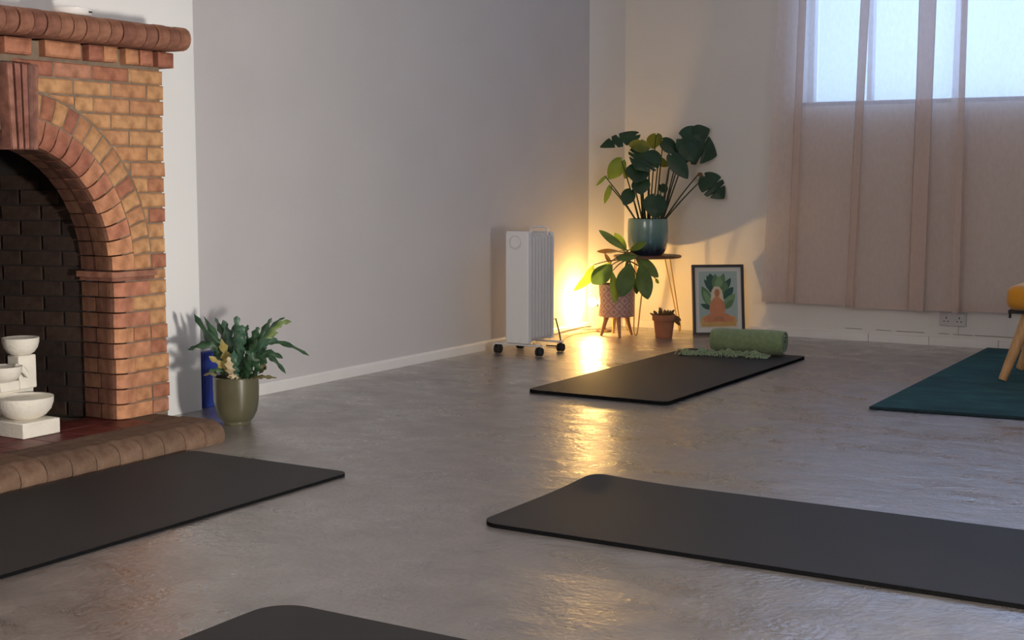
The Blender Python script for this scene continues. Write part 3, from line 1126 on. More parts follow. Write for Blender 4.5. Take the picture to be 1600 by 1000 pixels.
# ---------------------------------------------------------------- plant growth tables (metres, room space)
MONSTERA = [
    (0.323,-0.294,1.205,0.155,-0.44,1.13,0.079,'m',0),
    (0.384,-0.356,1.17,0.409,-0.396,1.096,0.117,'h',1),
    (0.443,-0.257,1.205,0.411,-0.228,1.12,0.089,'h',1),
    (0.455,-0.183,1.173,0.54,-0.153,1.095,0.07,'h',0),
    (0.444,-0.351,1.102,0.4,-0.449,0.999,0.159,'m',0),
    (0.44,-0.343,1.096,0.519,-0.337,1.036,0.065,'h',0),
    (0.393,-0.392,1.018,0.397,-0.437,0.915,0.107,'h',0),
    (0.404,-0.383,0.94,0.423,-0.418,0.847,0.089,'h',0),
    (0.576,-0.167,1.185,0.737,-0.012,1.08,0.187,'m',0),
    (0.626,-0.111,1.205,0.696,-0.029,1.243,0.084,'h',0),
    (0.598,-0.182,1.148,0.662,-0.168,1.039,0.089,'h',0),
    (0.551,-0.266,1.081,0.651,-0.245,0.94,0.082,'h',0),
    (0.539,-0.251,1.069,0.589,-0.26,1.035,0.075,'h',0),
    (0.425,-0.18,1.057,0.473,-0.145,1.015,0.047,'h',1),
    (0.692,-0.078,0.954,0.805,-0.05,0.819,0.126,'m',0),
    (0.259,-0.351,1.049,0.182,-0.377,0.937,0.089,'h',2),
    (0.29,-0.303,1.005,0.263,-0.315,0.94,0.045,'h',1),
    (0.343,-0.393,0.871,0.322,-0.44,0.781,0.067,'h',0),
    (0.5,-0.379,0.837,0.514,-0.404,0.706,0.112,'h',0),
    (0.208,-0.401,0.894,0.17,-0.402,0.788,0.034,'h',2),
    (0.466,-0.221,0.905,0.501,-0.229,0.854,0.047,'h',0),
    (0.162,-0.375,0.954,0.111,-0.401,0.896,0.019,'h',2),
    (0.657,-0.085,0.977,0.672,-0.091,0.949,0.03,'h',3),
]
PETIOLES = [
    (0.414,-0.323,0.713,0.323,-0.294,1.205),
    (0.411,-0.338,0.713,0.384,-0.356,1.17),
    (0.425,-0.302,0.713,0.443,-0.257,1.205),
    (0.465,-0.3,0.718,0.455,-0.183,1.173),
    (0.428,-0.331,0.709,0.444,-0.351,1.102),
    (0.425,-0.302,0.708,0.44,-0.343,1.096),
    (0.375,-0.284,0.707,0.393,-0.392,1.018),
    (0.387,-0.288,0.707,0.404,-0.383,0.94),
    (0.483,-0.231,0.721,0.576,-0.167,1.185),
    (0.494,-0.275,0.722,0.626,-0.111,1.205),
    (0.483,-0.252,0.722,0.598,-0.182,1.148),
    (0.492,-0.272,0.718,0.551,-0.266,1.081),
    (0.488,-0.284,0.718,0.539,-0.251,1.069),
    (0.45,-0.313,0.718,0.425,-0.18,1.057),
    (0.502,-0.271,0.727,0.692,-0.078,0.954),
    (0.358,-0.293,0.712,0.259,-0.351,1.049),
    (0.378,-0.29,0.712,0.29,-0.303,1.005),
    (0.363,-0.302,0.707,0.343,-0.393,0.871),
    (0.443,-0.254,0.704,0.5,-0.379,0.837),
    (0.376,-0.351,0.713,0.208,-0.401,0.894),
    (0.475,-0.279,0.718,0.466,-0.221,0.905),
    (0.36,-0.319,0.717,0.162,-0.375,0.954),
    (0.484,-0.233,0.726,0.657,-0.085,0.977),
]
PLANTER_LEAVES = [
    (0.353,-0.464,0.511,0.204,-0.54,0.635,0.049,'o',0),
    (0.34,-0.437,0.514,0.259,-0.438,0.616,0.052,'o',1),
    (0.39,-0.5,0.516,0.497,-0.489,0.565,0.044,'o',1),
    (0.308,-0.469,0.507,0.186,-0.531,0.505,0.03,'o',3),
    (0.286,-0.536,0.445,0.102,-0.669,0.271,0.063,'o',1),
    (0.312,-0.569,0.431,0.233,-0.678,0.321,0.106,'o',0),
    (0.452,-0.514,0.483,0.351,-0.6,0.47,0.051,'o',0),
    (0.42,-0.485,0.491,0.569,-0.47,0.358,0.074,'o',0),
    (0.432,-0.566,0.447,0.415,-0.659,0.248,0.108,'o',0),
    (0.473,-0.518,0.442,0.548,-0.568,0.233,0.097,'o',0),
    (0.333,-0.608,0.396,0.377,-0.652,0.207,0.052,'o',1),
    (0.429,-0.472,0.362,0.441,-0.501,0.254,0.038,'o',0),
    (0.232,-0.516,0.497,0.279,-0.519,0.429,0.025,'o',3),
    (0.172,-0.537,0.424,0.117,-0.561,0.307,0.047,'o',1),
    (0.502,-0.371,0.345,0.518,-0.354,0.311,0.021,'o',1),
]
PLANTER_STALKS = [
    (0.371,-0.491,0.496,0.353,-0.464,0.511),
    (0.371,-0.491,0.496,0.34,-0.437,0.514),
    (0.371,-0.491,0.496,0.39,-0.5,0.516),
    (0.371,-0.491,0.496,0.308,-0.469,0.507),
    (0.371,-0.491,0.496,0.286,-0.536,0.445),
    (0.373,-0.494,0.458,0.312,-0.569,0.431),
    (0.371,-0.491,0.496,0.452,-0.514,0.483),
    (0.371,-0.491,0.496,0.42,-0.485,0.491),
    (0.371,-0.491,0.496,0.432,-0.566,0.447),
    (0.371,-0.491,0.496,0.473,-0.518,0.442),
    (0.373,-0.494,0.458,0.333,-0.608,0.396),
    (0.373,-0.494,0.458,0.429,-0.472,0.362),
    (0.371,-0.491,0.496,0.232,-0.516,0.497),
    (0.373,-0.494,0.458,0.172,-0.537,0.424),
    (0.373,-0.494,0.458,0.502,-0.371,0.345),
]
PLANTER_STEM = [
    (0.327,-0.52,0.28),
    (0.352,-0.496,0.356),
    (0.365,-0.478,0.44),
    (0.364,-0.47,0.507),
]
FRONDS = [
    (0.381,-3.945,0.168,0.361,-3.969,0.249,0.235,-3.988,0.423,0.041,0),
    (0.38,-3.936,0.167,0.356,-3.947,0.257,0.252,-3.955,0.414,0.038,0),
    (0.423,-3.98,0.175,0.352,-3.934,0.294,0.299,-3.94,0.408,0.03,0),
    (0.392,-3.968,0.172,0.358,-3.988,0.3,0.257,-4.05,0.289,0.033,0),
    (0.401,-3.967,0.172,0.394,-4.002,0.293,0.328,-4.076,0.305,0.033,0),
    (0.417,-3.973,0.174,0.412,-4.001,0.213,0.355,-4.072,0.2,0.033,4),
    (0.441,-3.999,0.179,0.433,-4.023,0.217,0.387,-4.074,0.22,0.03,0),
    (0.414,-3.96,0.172,0.386,-3.947,0.297,0.339,-3.94,0.401,0.041,5),
    (0.448,-3.982,0.178,0.418,-3.951,0.305,0.412,-3.94,0.421,0.046,5),
    (0.414,-3.938,0.169,0.454,-3.974,0.321,0.46,-3.962,0.39,0.049,5),
    (0.406,-3.915,0.166,0.403,-3.885,0.336,0.407,-3.868,0.37,0.019,0),
    (0.44,-3.938,0.171,0.452,-3.908,0.297,0.473,-3.886,0.376,0.041,0),
    (0.459,-3.945,0.174,0.463,-3.889,0.296,0.495,-3.833,0.408,0.038,0),
    (0.437,-3.899,0.166,0.482,-3.861,0.338,0.527,-3.791,0.407,0.016,0),
    (0.459,-3.91,0.169,0.487,-3.834,0.347,0.543,-3.771,0.388,0.03,1),
    (0.422,-3.9,0.165,0.441,-3.856,0.297,0.502,-3.801,0.347,0.033,1),
    (0.44,-3.931,0.17,0.502,-3.949,0.289,0.591,-3.913,0.339,0.035,5),
    (0.459,-3.923,0.171,0.484,-3.863,0.311,0.648,-3.794,0.264,0.024,0),
    (0.457,-3.929,0.172,0.47,-3.865,0.267,0.547,-3.816,0.189,0.027,0),
    (0.455,-3.941,0.173,0.51,-3.945,0.191,0.585,-3.911,0.188,0.019,4),
    (0.467,-3.946,0.174,0.508,-3.924,0.276,0.594,-3.886,0.261,0.03,0),
    (0.477,-3.979,0.179,0.509,-3.973,0.249,0.579,-3.964,0.271,0.033,0),
    (0.438,-3.989,0.178,0.442,-4.018,0.217,0.391,-4.076,0.277,0.033,3),
    (0.416,-3.962,0.173,0.461,-4.031,0.209,0.476,-4.06,0.28,0.038,6),
    (0.446,-4.001,0.18,0.422,-4.003,0.241,0.414,-4.031,0.343,0.041,3),
    (0.475,-3.991,0.181,0.491,-3.985,0.243,0.54,-3.967,0.342,0.038,0),
    (0.433,-3.959,0.174,0.466,-3.99,0.231,0.486,-4.001,0.331,0.046,5),
    (0.45,-3.991,0.179,0.469,-4.024,0.22,0.479,-4.032,0.302,0.041,5),
    (0.454,-3.965,0.176,0.51,-4.0,0.22,0.541,-4.008,0.292,0.038,0),
    (0.41,-3.97,0.173,0.384,-3.977,0.262,0.34,-4.005,0.35,0.038,0),
    (0.419,-3.986,0.176,0.395,-4.004,0.277,0.344,-4.041,0.316,0.038,0),
    (0.419,-3.947,0.171,0.491,-4.025,0.2,0.479,-4.066,0.209,0.022,6),
    (0.455,-3.954,0.175,0.441,-3.897,0.246,0.417,-3.9,0.344,0.043,0),
    (0.478,-3.966,0.178,0.548,-3.986,0.237,0.522,-4.018,0.303,0.038,0),
    (0.427,-3.97,0.175,0.38,-3.935,0.241,0.348,-3.927,0.364,0.043,0),
    (0.468,-3.934,0.173,0.542,-3.932,0.23,0.528,-3.964,0.227,0.022,4),
    (0.473,-3.943,0.175,0.496,-3.887,0.249,0.479,-3.89,0.314,0.033,0),
]

# ---------------------------------------------------------------- leaves
CAM = Vector(cam.location)
WID = {
    'o': lambda t: math.sin(PI * min(1, t ** 0.95)) ** 0.75 * (0.75 + 0.35 * t) if t < 1 else 0.0,
    'h': lambda t: (math.sqrt(max(0, 1 - ((t - 0.36) / 0.36) ** 2)) * 0.35 + 0.65 * math.sqrt(max(0, 1 - ((t - 0.36) / 0.37) ** 2)) if t < 0.36 else math.cos((t - 0.36) / 0.64 * PI / 2) ** 0.8),
}
WID['m'] = WID['h']


def leaf(base, tip, width, kind, m, parent, up=0.35, droop=0.06, name='leaf', seg=22, fold=0.12):
    """one leaf blade from its stalk to its tip, facing the room and a little upwards"""
    B, T = Vector(base), Vector(tip)
    ax = T - B
    Ln = ax.length
    ax.normalize()
    hint = (Vector((0.5, -0.8, 0)) + Vector((0, 0, up)) + Vector((random.uniform(-.25, .25), random.uniform(-.25, .25), random.uniform(-.2, .2)))).normalized()
    side = ax.cross(hint)
    side = side.normalized() if side.length > 1e-4 else ax.orthogonal()
    nrm = side.cross(ax).normalized()
    ss = (-1, -0.66, -0.33, 0, 0.33, 0.66, 1)
    vs, fs = [], []
    slits = ((0.40, 0.03), (0.62, 0.03)) if kind == 'm' else ()
    ns = 44 if kind == 'm' else seg
    ph = random.uniform(0, 6)
    for i in range(ns + 1):
        t = i / ns
        w = WID[kind](t) * width / 2
        for s in ss:
            k = 1.0
            back = 0.0
            if kind == 'm':
                for tc, hw in slits:
                    d = abs(t - tc - 0.012 * (1 if s > 0 else -1))
                    if d < hw:
                        k = min(k, 0.38 + 0.62 * (d / hw) ** 2)
            if kind in 'hm':
                back = -0.13 * Ln * abs(s) ** 1.5 * max(0, 1 - t / 0.35)     # lobes behind the stalk
            p = B + ax * (t * Ln + back) + side * (s * w * k)
            p += nrm * (-(abs(s) ** 1.4) * w * fold * 2 + droop * Ln * 4 * t * (1 - t) + 0.02 * width * math.sin(9 * t + ph) * abs(s))
            vs.append(p)
    n = len(ss)
    for i in range(ns):
        for j in range(n - 1):
            fs.append((i * n + j, i * n + j + 1, (i + 1) * n + j + 1, (i + 1) * n + j))
    return MB().add(vs, fs).build(name, m, parent, smooth=True, loc=tuple(B), angle=180)


def stalk(a, b, r0, r1, m, parent, sag=0.03, name='stalk'):
    A, B = Vector(a), Vector(b)
    pts = []
    for i in range(9):
        t = i / 8
        p = A.lerp(B, t)
        # rises first, then leans out
        p.z += sag * math.sin(PI * t)
        pts.append(p)
    return MB().tube(pts, [r0 + (r1 - r0) * i / 8 for i in range(9)], 7).build(name, m, parent, smooth=True, loc=tuple(A))


# ---------------------------------------------------------------- hairpin plant stand with the monstera
TX, TY, TZ = 0.411, -0.292, 0.478
t = empty('plant_stand', (TX, TY, 0), 'round walnut topped plant stand with thin brass hairpin legs', 'table')
MB().lathe([(0.200, 0.0), (0.207, 0.004), (0.207, 0.012), (0.203, 0.015)], (TX, TY, TZ - 0.015), 56).build('tabletop', M['table_top'], t, smooth=True, loc=(TX, TY, TZ - 0.015))
for (fx, fy, ax, ay) in ((0.552, -0.118, 0.50, -0.20), (0.425, -0.475, 0.415, -0.40), (0.245, -0.225, 0.30, -0.255)):
    dx, dy = fy - TY, -(fx - TX)
    l = math.hypot(dx, dy)
    dx, dy = dx / l, dy / l
    pts = [(ax + dx * 0.035, ay + dy * 0.035, TZ - 0.0155), (fx + dx * 0.012, fy + dy * 0.012, 0.03), (fx + dx * 0.006, fy + dy * 0.006, 0.008), (fx, fy, 0.0045), (fx - dx * 0.006, fy - dy * 0.006, 0.008), (fx - dx * 0.012, fy - dy * 0.012, 0.03), (ax - dx * 0.035, ay - dy * 0.035, TZ - 0.0155)]
    MB().tube(pts, 0.0042, 8).build('leg', M['brass'], t, smooth=True, loc=(fx, fy, 0))

t = empty('potted_monstera', (TX, TY, TZ), 'tall monstera with split dark leaves in a teal glazed pot on the plant stand', 'plant')
MB().lathe([(0.085, 0.0), (0.098, 0.010), (0.115, 0.040), (0.122, 0.085), (0.1235, 0.150), (0.121, 0.205), (0.118, 0.222), (0.112, 0.222), (0.112, 0.19), (0.0, 0.188)], (TX, TY, TZ), 48, caps=False).build('pot', M['teal_glaze'], t, smooth=True, loc=(TX, TY, TZ))
MB().lathe([(0.1115, 0.192), (0.10, 0.197), (0.06, 0.202), (0.0, 0.205)], (TX, TY, TZ), 24, caps=False).build('soil', M['soil'], t, smooth=True, loc=(TX, TY, TZ + 0.19))
LM = (M['leaf_dark'], M['leaf_lime'], M['leaf_bright'], M['leaf_brown'])
for e, s in zip(MONSTERA, PETIOLES):
    root = Vector(s[:3])
    # keep the root inside the pot
    d = Vector((root.x - TX, root.y - TY))
    if d.length > 0.085:
        d *= 0.085 / d.length
    root = Vector((TX + d.x, TY + d.y, TZ + 0.190))
    stalk(root, e[:3], 0.0055, 0.0032, M['stalk_dark'], t, sag=0.012, name='petiole')
    leaf(e[:3], e[3:6], e[6] * (1.3 if e[8] == 0 else 1.15), e[7], LM[e[8]], t, up=0.35 if e[7] != 'm' else 0.6)

# ---------------------------------------------------------------- leafy plant in the pink planter on legs
QX, QY = 0.312, -0.508
t = empty('planter_plant', (QX, QY, 0), 'broad drooping leaved plant in a pink diamond patterned planter on wooden legs', 'plant')
PZ0, PZ1, PRD = 0.118, 0.312, 0.1075
MB().lathe([(0.0, 0.0), (PRD - 0.004, 0.0), (PRD, 0.004), (PRD, PZ1 - PZ0 - 0.003), (PRD - 0.003, PZ1 - PZ0), (PRD - 0.012, PZ1 - PZ0), (PRD - 0.012, 0.16), (0, 0.16)], (QX, QY, PZ0), 48, caps=False).build('pot', M['lattice'], t, smooth=True, loc=(QX, QY, PZ0), angle=50)
MB().lathe([(PRD - 0.0125, 0.162), (0.05, 0.168), (0, 0.17)], (QX, QY, PZ0), 24, caps=False).build('soil', M['soil'], t, smooth=True, loc=(QX, QY, PZ0 + 0.16))
for (fx, fy) in ((0.386, -0.612), (0.246, -0.581), (0.378, -0.432), (0.238, -0.404)):
    tx, ty = QX + (fx - QX) * 0.62, QY + (fy - QY) * 0.62
    MB().tube([(fx, fy, 0.0005), (tx, ty, PZ0 + 0.001)], [0.008, 0.015], 12).build('leg', M['leg_wood'], t, smooth=True, loc=(fx, fy, 0))
st = [(QX, QY, PZ0 + 0.165)] + [tuple(p) for p in PLANTER_STEM[1:]]
MB().tube(st, [0.011, 0.010, 0.009, 0.006], 10).build('stem', M['stalk'], t, smooth=True, loc=st[0])
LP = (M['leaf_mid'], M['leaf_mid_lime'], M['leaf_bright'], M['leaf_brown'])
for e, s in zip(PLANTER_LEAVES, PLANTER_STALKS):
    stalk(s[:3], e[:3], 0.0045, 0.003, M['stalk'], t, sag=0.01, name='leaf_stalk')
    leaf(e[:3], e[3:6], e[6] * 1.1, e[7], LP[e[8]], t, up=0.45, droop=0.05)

# ---------------------------------------------------------------- small lamp behind the planter
t = empty('small_lamp', (0.150, -0.350, 0), 'small lit lamp with a warm bare bulb behind the pink planter', 'lamp')
MB().lathe([(0.052, 0.0005), (0.055, 0.004), (0.05, 0.011), (0.012, 0.016), (0.008, 0.02)], (0.150, -0.350, 0), 32).build('base', M['bronze'], t, smooth=True, loc=(0.150, -0.350, 0))
MB().tube([(0.150, -0.350, 0.018), (0.150, -0.350, 0.10), (0.146, -0.375, 0.150), (0.140, -0.410, 0.176)], 0.0065, 10).build('stem', M['bronze'], t, smooth=True, loc=(0.150, -0.350, 0.02))
MB().tube([(0.143, -0.397, 0.168), (0.134, -0.437, 0.184)], [0.014, 0.017], 14).build('bulb_holder', M['bronze'], t, smooth=True, loc=(0.14, -0.40, 0.17))
bc = Vector((0.126, -0.470, 0.192))
prof = [(0.0, -0.027)] + [(0.027 * math.sin(q), -0.027 * math.cos(q)) for q in [PI * i / 14 for i in range(1, 14)]] + [(0.0, 0.027)]
MB().lathe(prof, tuple(bc), 24, caps=False).build('bulb', M['bulb'], t, smooth=True, loc=tuple(bc))
cable = [(0.105, -0.375, 0.004), (0.085, -0.45, 0.0045), (0.075, -0.62, 0.0045), (0.12, -0.80, 0.0045), (0.19, -0.96, 0.0045), (0.24, -1.10, 0.0045)]
MB().tube(cable, 0.0035, 6).build('cable', M['cable_pale'], t, smooth=True, loc=cable[0])

# ---------------------------------------------------------------- terracotta pot
RX, RY = 0.612, -0.478
t = empty('terracotta_pot', (RX, RY, 0), 'small terracotta pot of dry brownish succulents on the floor', 'plant')
MB().lathe([(0.0, 0.0), (0.048, 0.0005), (0.050, 0.004), (0.061, 0.100), (0.061, 0.104), (0.068, 0.105), (0.070, 0.110), (0.070, 0.138), (0.067, 0.140), (0.060, 0.140), (0.058, 0.122), (0.0, 0.122)], (RX, RY, 0), 36, caps=False).build('pot', M['terracotta'], t, smooth=True, loc=(RX, RY, 0))
MB().lathe([(0.0575, 0.123), (0.03, 0.13), (0.0, 0.132)], (RX, RY, 0), 20, caps=False).build('soil', M['soil'], t, loc=(RX, RY, 0.12))
for k in range(26):
    q = random.uniform(0, 2 * PI)
    rr = 0.045 * math.sqrt(random.random())
    a = Vector((RX + rr * math.cos(q), RY + rr * math.sin(q), 0.122))
    out = random.uniform(0.3, 1.6)
    b = a + Vector((math.cos(q) * out, math.sin(q) * out, 1.0)).normalized() * random.uniform(0.032, 0.068)
    leaf(tuple(a), tuple(b), 0.018, 'o', (M['leaf_brown'], M['frond_olive'], M['leaf_brown'])[k % 3], t, seg=6, name='succulent_leaf')
for dx, dy, dz in ((0.078, -0.012, 0.115), (0.082, 0.004, 0.095), (0.085, 0.012, 0.125)):
    leaf((RX + 0.05, RY + dy, 0.135), (RX + dx + 0.012, RY + dy + 0.02, dz - 0.02), 0.03, 'o', M['leaf_brown'], t, seg=6, name='succulent_leaf')

# ---------------------------------------------------------------- framed picture leaning in the corner of the room
FW, FH = 0.318, 0.430
BLp = Vector((0.722, -0.292, 0.0))
ux = Vector((0.795, 0.607, 0)).normalized()          # along the bottom edge
back = Vector((-ux.y, ux.x, 0))
lean = math.radians(9)
uz = (Vector((0, 0, 1)) * math.cos(lean) + back * math.sin(lean)).normalized()
roll = math.radians(-1.0)
un = ux.cross(uz).normalized()                        # out of the picture, to the room
t = empty('framed_picture', tuple(BLp), 'dark framed print of a seated orange figure before green leaves, leaning against the wall', 'picture')
FX = lambda a, b, d: BLp + ux * a + uz * b + un * d


def frame_mb(polys, d0, d1, mi=0, mb=None):
    mb = mb or MB()
    for p in polys:
        mb.extrude(p, FX, d0, d1, mi)
    return mb


fwid = 0.016
z0 = 0.004
R4 = lambda x0, x1, y0, y1: [(x0, y0), (x1, y0), (x1, y1), (x0, y1)]
frame_mb([R4(0, fwid, z0, FH), R4(FW - fwid, FW, z0, FH), R4(fwid, FW - fwid, z0, z0 + fwid), R4(fwid, FW - fwid, FH - fwid, FH)], -0.02, 0.004).build('frame', M['black_frame'], t, loc=tuple(BLp))
frame_mb([R4(fwid * 0.7, FW - fwid * 0.7, z0 + fwid * 0.7, FH - fwid * 0.7)], -0.018, -0.006).build('mount', M['paper'], t, loc=tuple(BLp))
pr = MB()
PX0, PX1, PY0, PY1 = 0.040, FW - 0.040, 0.048, FH - 0.040
PW, PH = PX1 - PX0, PY1 - PY0
U = lambda u, v: (PX0 + u * PW, PY0 + v * PH)
LAY = [0]


def art(poly, mi):
    LAY[0] += 1
    d = -0.0058 + LAY[0] * 0.00016
    pr.extrude([U(a, b) for a, b in poly], FX, d - 0.0001, d, mi)


def art_leaf(b, tp, w, mi):
    bx, by = b
    tx, ty = tp
    L2 = math.hypot((tx - bx) * PW, (ty - by) * PH)
    nx, ny = -(ty - by) * PH / L2, (tx - bx) * PW / L2
    pts = []
    for s in (1, -1):
        rng = range(0, 9) if s == 1 else range(7, 0, -1)
        for i in rng:
            q = i / 8
            ww = math.sin(PI * q) ** 0.8 * w / 2 * s
            pts.append((bx + (tx - bx) * q + nx * ww / PW, by + (ty - by) * q + ny * ww / PH))
    art(pts, mi)


art([(0, 0), (1, 0), (1, 1), (0, 1)], 0)
art([(0, 0.0), (1, 0.0), (1, 0.10), (0, 0.10)], 4)
for b, tp, w, mi in (((0.30, 0.62), (0.30, 0.97), .04, 1), ((0.40, 0.60), (0.14, 0.86), .03, 1), ((0.36, 0.62), (0.22, 0.93), .035, 1), ((0.42, 0.60), (0.33, 0.95), .05, 1),
                     ((0.45, 0.6), (0.43, 0.96), .045, 2), ((0.52, 0.6), (0.66, 0.97), .045, 2), ((0.5, 0.6), (0.54, 0.92), .05, 3), ((0.58, 0.6), (0.84, 0.88), .04, 1), ((0.6, 0.58), (0.72, 0.80), .05, 2),
                     ((0.34, 0.34), (0.08, 0.74), .055, 2), ((0.34, 0.36), (0.12, 0.66), .035, 3), ((0.62, 0.50), (0.90, 0.72), .045, 1), ((0.62, 0.34), (0.94, 0.60), .05, 3), ((0.66, 0.33), (0.90, 0.50), .035, 2), ((0.34, 0.33), (0.04, 0.42), .03, 1)):
    art_leaf(b, tp, w, mi)
# cream hood, head, torso, folded legs on an ochre ground
art([(0.30, 0.50), (0.33, 0.66), (0.40, 0.73), (0.52, 0.73), (0.60, 0.66), (0.64, 0.50), (0.58, 0.40), (0.36, 0.40)], 4)
art([(0.06, 0.03), (0.94, 0.03), (0.97, 0.14), (0.90, 0.21), (0.10, 0.21), (0.03, 0.14)], 7)
art([(0.32, 0.16), (0.62, 0.16), (0.68, 0.34), (0.64, 0.46), (0.55, 0.52), (0.50, 0.56), (0.43, 0.56), (0.38, 0.52), (0.30, 0.46), (0.26, 0.34)], 5)
art([(0.12, 0.10), (0.86, 0.10), (0.90, 0.16), (0.72, 0.25), (0.28, 0.25), (0.10, 0.17)], 5)
art([(0.42, 0.56), (0.52, 0.56), (0.54, 0.62), (0.51, 0.68), (0.43, 0.68), (0.40, 0.62)], 6)
art([(0.34, 0.12), (0.66, 0.12), (0.58, 0.20), (0.42, 0.20)], 6)
pr.build('print', [M['p_sky'], M['p_dark'], M['p_mid'], M['p_light'], M['p_cream'], M['p_orange'], M['p_skin'], M['p_yellow']], t, loc=tuple(BLp))
# folding strut at the back
s0 = FX(0.06, 0.30, -0.021)
s1 = FX(0.06, 0.0, -0.02) + back * 0.10
s1.z = 0.004
MB().tube([s0, s1], 0.006, 6).build('strut', M['black_frame'], t, loc=tuple(s0))

# ---------------------------------------------------------------- oil filled heater
HX0, HX1, HY0, HY1 = 0.196, 0.338, -1.605, -1.322
hc = ((HX0 + HX1) / 2, (HY0 + HY1) / 2, 0)
t = empty('oil_heater', hc, 'white finned oil radiator on black castors by the left wall', 'heater')


def slab(name, y0, y1, x0, x1, z0, z1, r, m, bev=0.004):
    poly = rounded_rect(x0, x1, z0, z1, r, 5)
    return MB().extrude(poly, xz, y0, y1).build(name, m, t, smooth=True, loc=((x0 + x1) / 2, (y0 + y1) / 2, z0), bevel=bev, angle=50)


slab('control_panel', HY0, HY0 + 0.045, HX0, HX1, 0.060, 0.664, 0.014, M['heater_panel'], 0.006)
for k in range(7):
    y = HY0 + 0.064 + k * 0.0335
    fm = MB()
    fm.extrude(rounded_rect(HX0 + 0.004, HX1 - 0.002, 0.068, 0.650, 0.03, 5), xz, y - 0.003, y + 0.003)
    for xx in (HX1 - 0.008, HX0 + 0.008):
        fm.extrude(rounded_rect(xx - 0.006, xx + 0.007, 0.085, 0.635, 0.006, 3), xz, y - 0.012, y + 0.012)
    fm.build('fin', M['heater'], t, smooth=True, loc=(hc[0], y, 0.068), angle=50)
slab('end_panel', HY1 - 0.014, HY1, HX0 + 0.002, HX1, 0.066, 0.656, 0.02, M['heater_panel'], 0.004)
for zz in (0.12, 0.60):
    MB().tube([(hc[0], HY0 + 0.04, zz), (hc[0], HY1 - 0.01, zz)], 0.018, 14).build('oil_tube', M['heater'], t, smooth=True, loc=(hc[0], HY0, zz))
ring = []
for i in range(33):
    q = 2 * PI * i / 32
    ring.append((hc[0] + 0.036 * math.cos(q) - 0.004, HY0 - 0.001, 0.606 + 0.036 * math.sin(q)))
MB().tube(ring, 0.0035, 6, caps=False).build('dial_ring', M['heater'], t, smooth=True, loc=ring[0])
MB().extrude([(hc[0] - 0.004 + 0.032 * math.cos(2 * PI * i / 28), 0.606 + 0.032 * math.sin(2 * PI * i / 28)) for i in range(28)], xz, HY0 - 0.0005, HY0 - 0.012, chamfer=0.003).build('dial', M['heater_panel'], t, smooth=True, loc=(hc[0], HY0, 0.606))
arc = [(hc[0] + 0.002 + 0.032 * math.cos(q), HY0 - 0.001, 0.098 + 0.030 * math.sin(q)) for q in [PI + PI * i / 16 for i in range(17)]]
MB().tube(arc, 0.003, 6).build('badge_ring', M['heater'], t, smooth=True, loc=arc[0])
hp = [(hc[0] - 0.045, HY1 - 0.05, 0.645), (hc[0] - 0.045, HY1 - 0.05, 0.672), (hc[0] - 0.03, HY1 - 0.05, 0.682), (hc[0] + 0.04, HY1 - 0.05, 0.680), (hc[0] + 0.055, HY1 - 0.05, 0.668), (hc[0] + 0.055, HY1 - 0.05, 0.64)]
MB().tube(hp, 0.006, 8).build('handle', M['heater'], t, smooth=True, loc=hp[0])
for yy, wr in ((HY0 + 0.018, 0.026), (HY1 - 0.03, 0.029)):
    ft = MB().box(0.125, 0.410, yy - 0.016, yy + 0.016, 0.050, 0.058).build('foot_bracket', M['heater'], t, loc=(hc[0], yy, 0.05), bevel=0.003)
    for xx, rr in ((0.140, 0.024), (0.398, 0.022)):
        MB().tube([(xx, yy, 0.052), (xx, yy, rr * 1.6)], 0.008, 8).build('castor_stem', M['rubber'], t, smooth=True, loc=(xx, yy, 0.04))
        for s in (-1, 1):
            MB().tube([(xx + s * 0.004, yy, rr + 0.001), (xx + s * 0.016, yy, rr + 0.001)], rr, 18).build('castor', M['rubber'], t, smooth=True, loc=(xx, yy, rr))
cord = [(0.300, HY1 + 0.002, 0.11), (0.302, HY1 + 0.03, 0.16), (0.318, HY1 + 0.055, 0.17), (0.330, HY1 + 0.07, 0.10), (0.345, HY1 + 0.075, 0.02), (0.335, HY1 + 0.10, 0.006), (0.29, HY1 + 0.13, 0.0055), (0.22, HY1 + 0.12, 0.0055)]
MB().tube(cord, 0.0042, 8).build('cord', M['cable_black'], t, smooth=True, loc=cord[0])

ec = [(0.10, -1.14, 0.005), (0.05, -0.97, 0.006), (0.024, -0.80, 0.014), (0.0215, -0.60, 0.022), (0.0215, -0.42, 0.024), (0.03, -0.30, 0.020)]
tag(MB().tube(ec, 0.0028, 8).build('extension_cord', M['cable_black'], smooth=True, loc=ec[0]), 'thin black cord lying along the skirting between heater and lamp', 'cord')

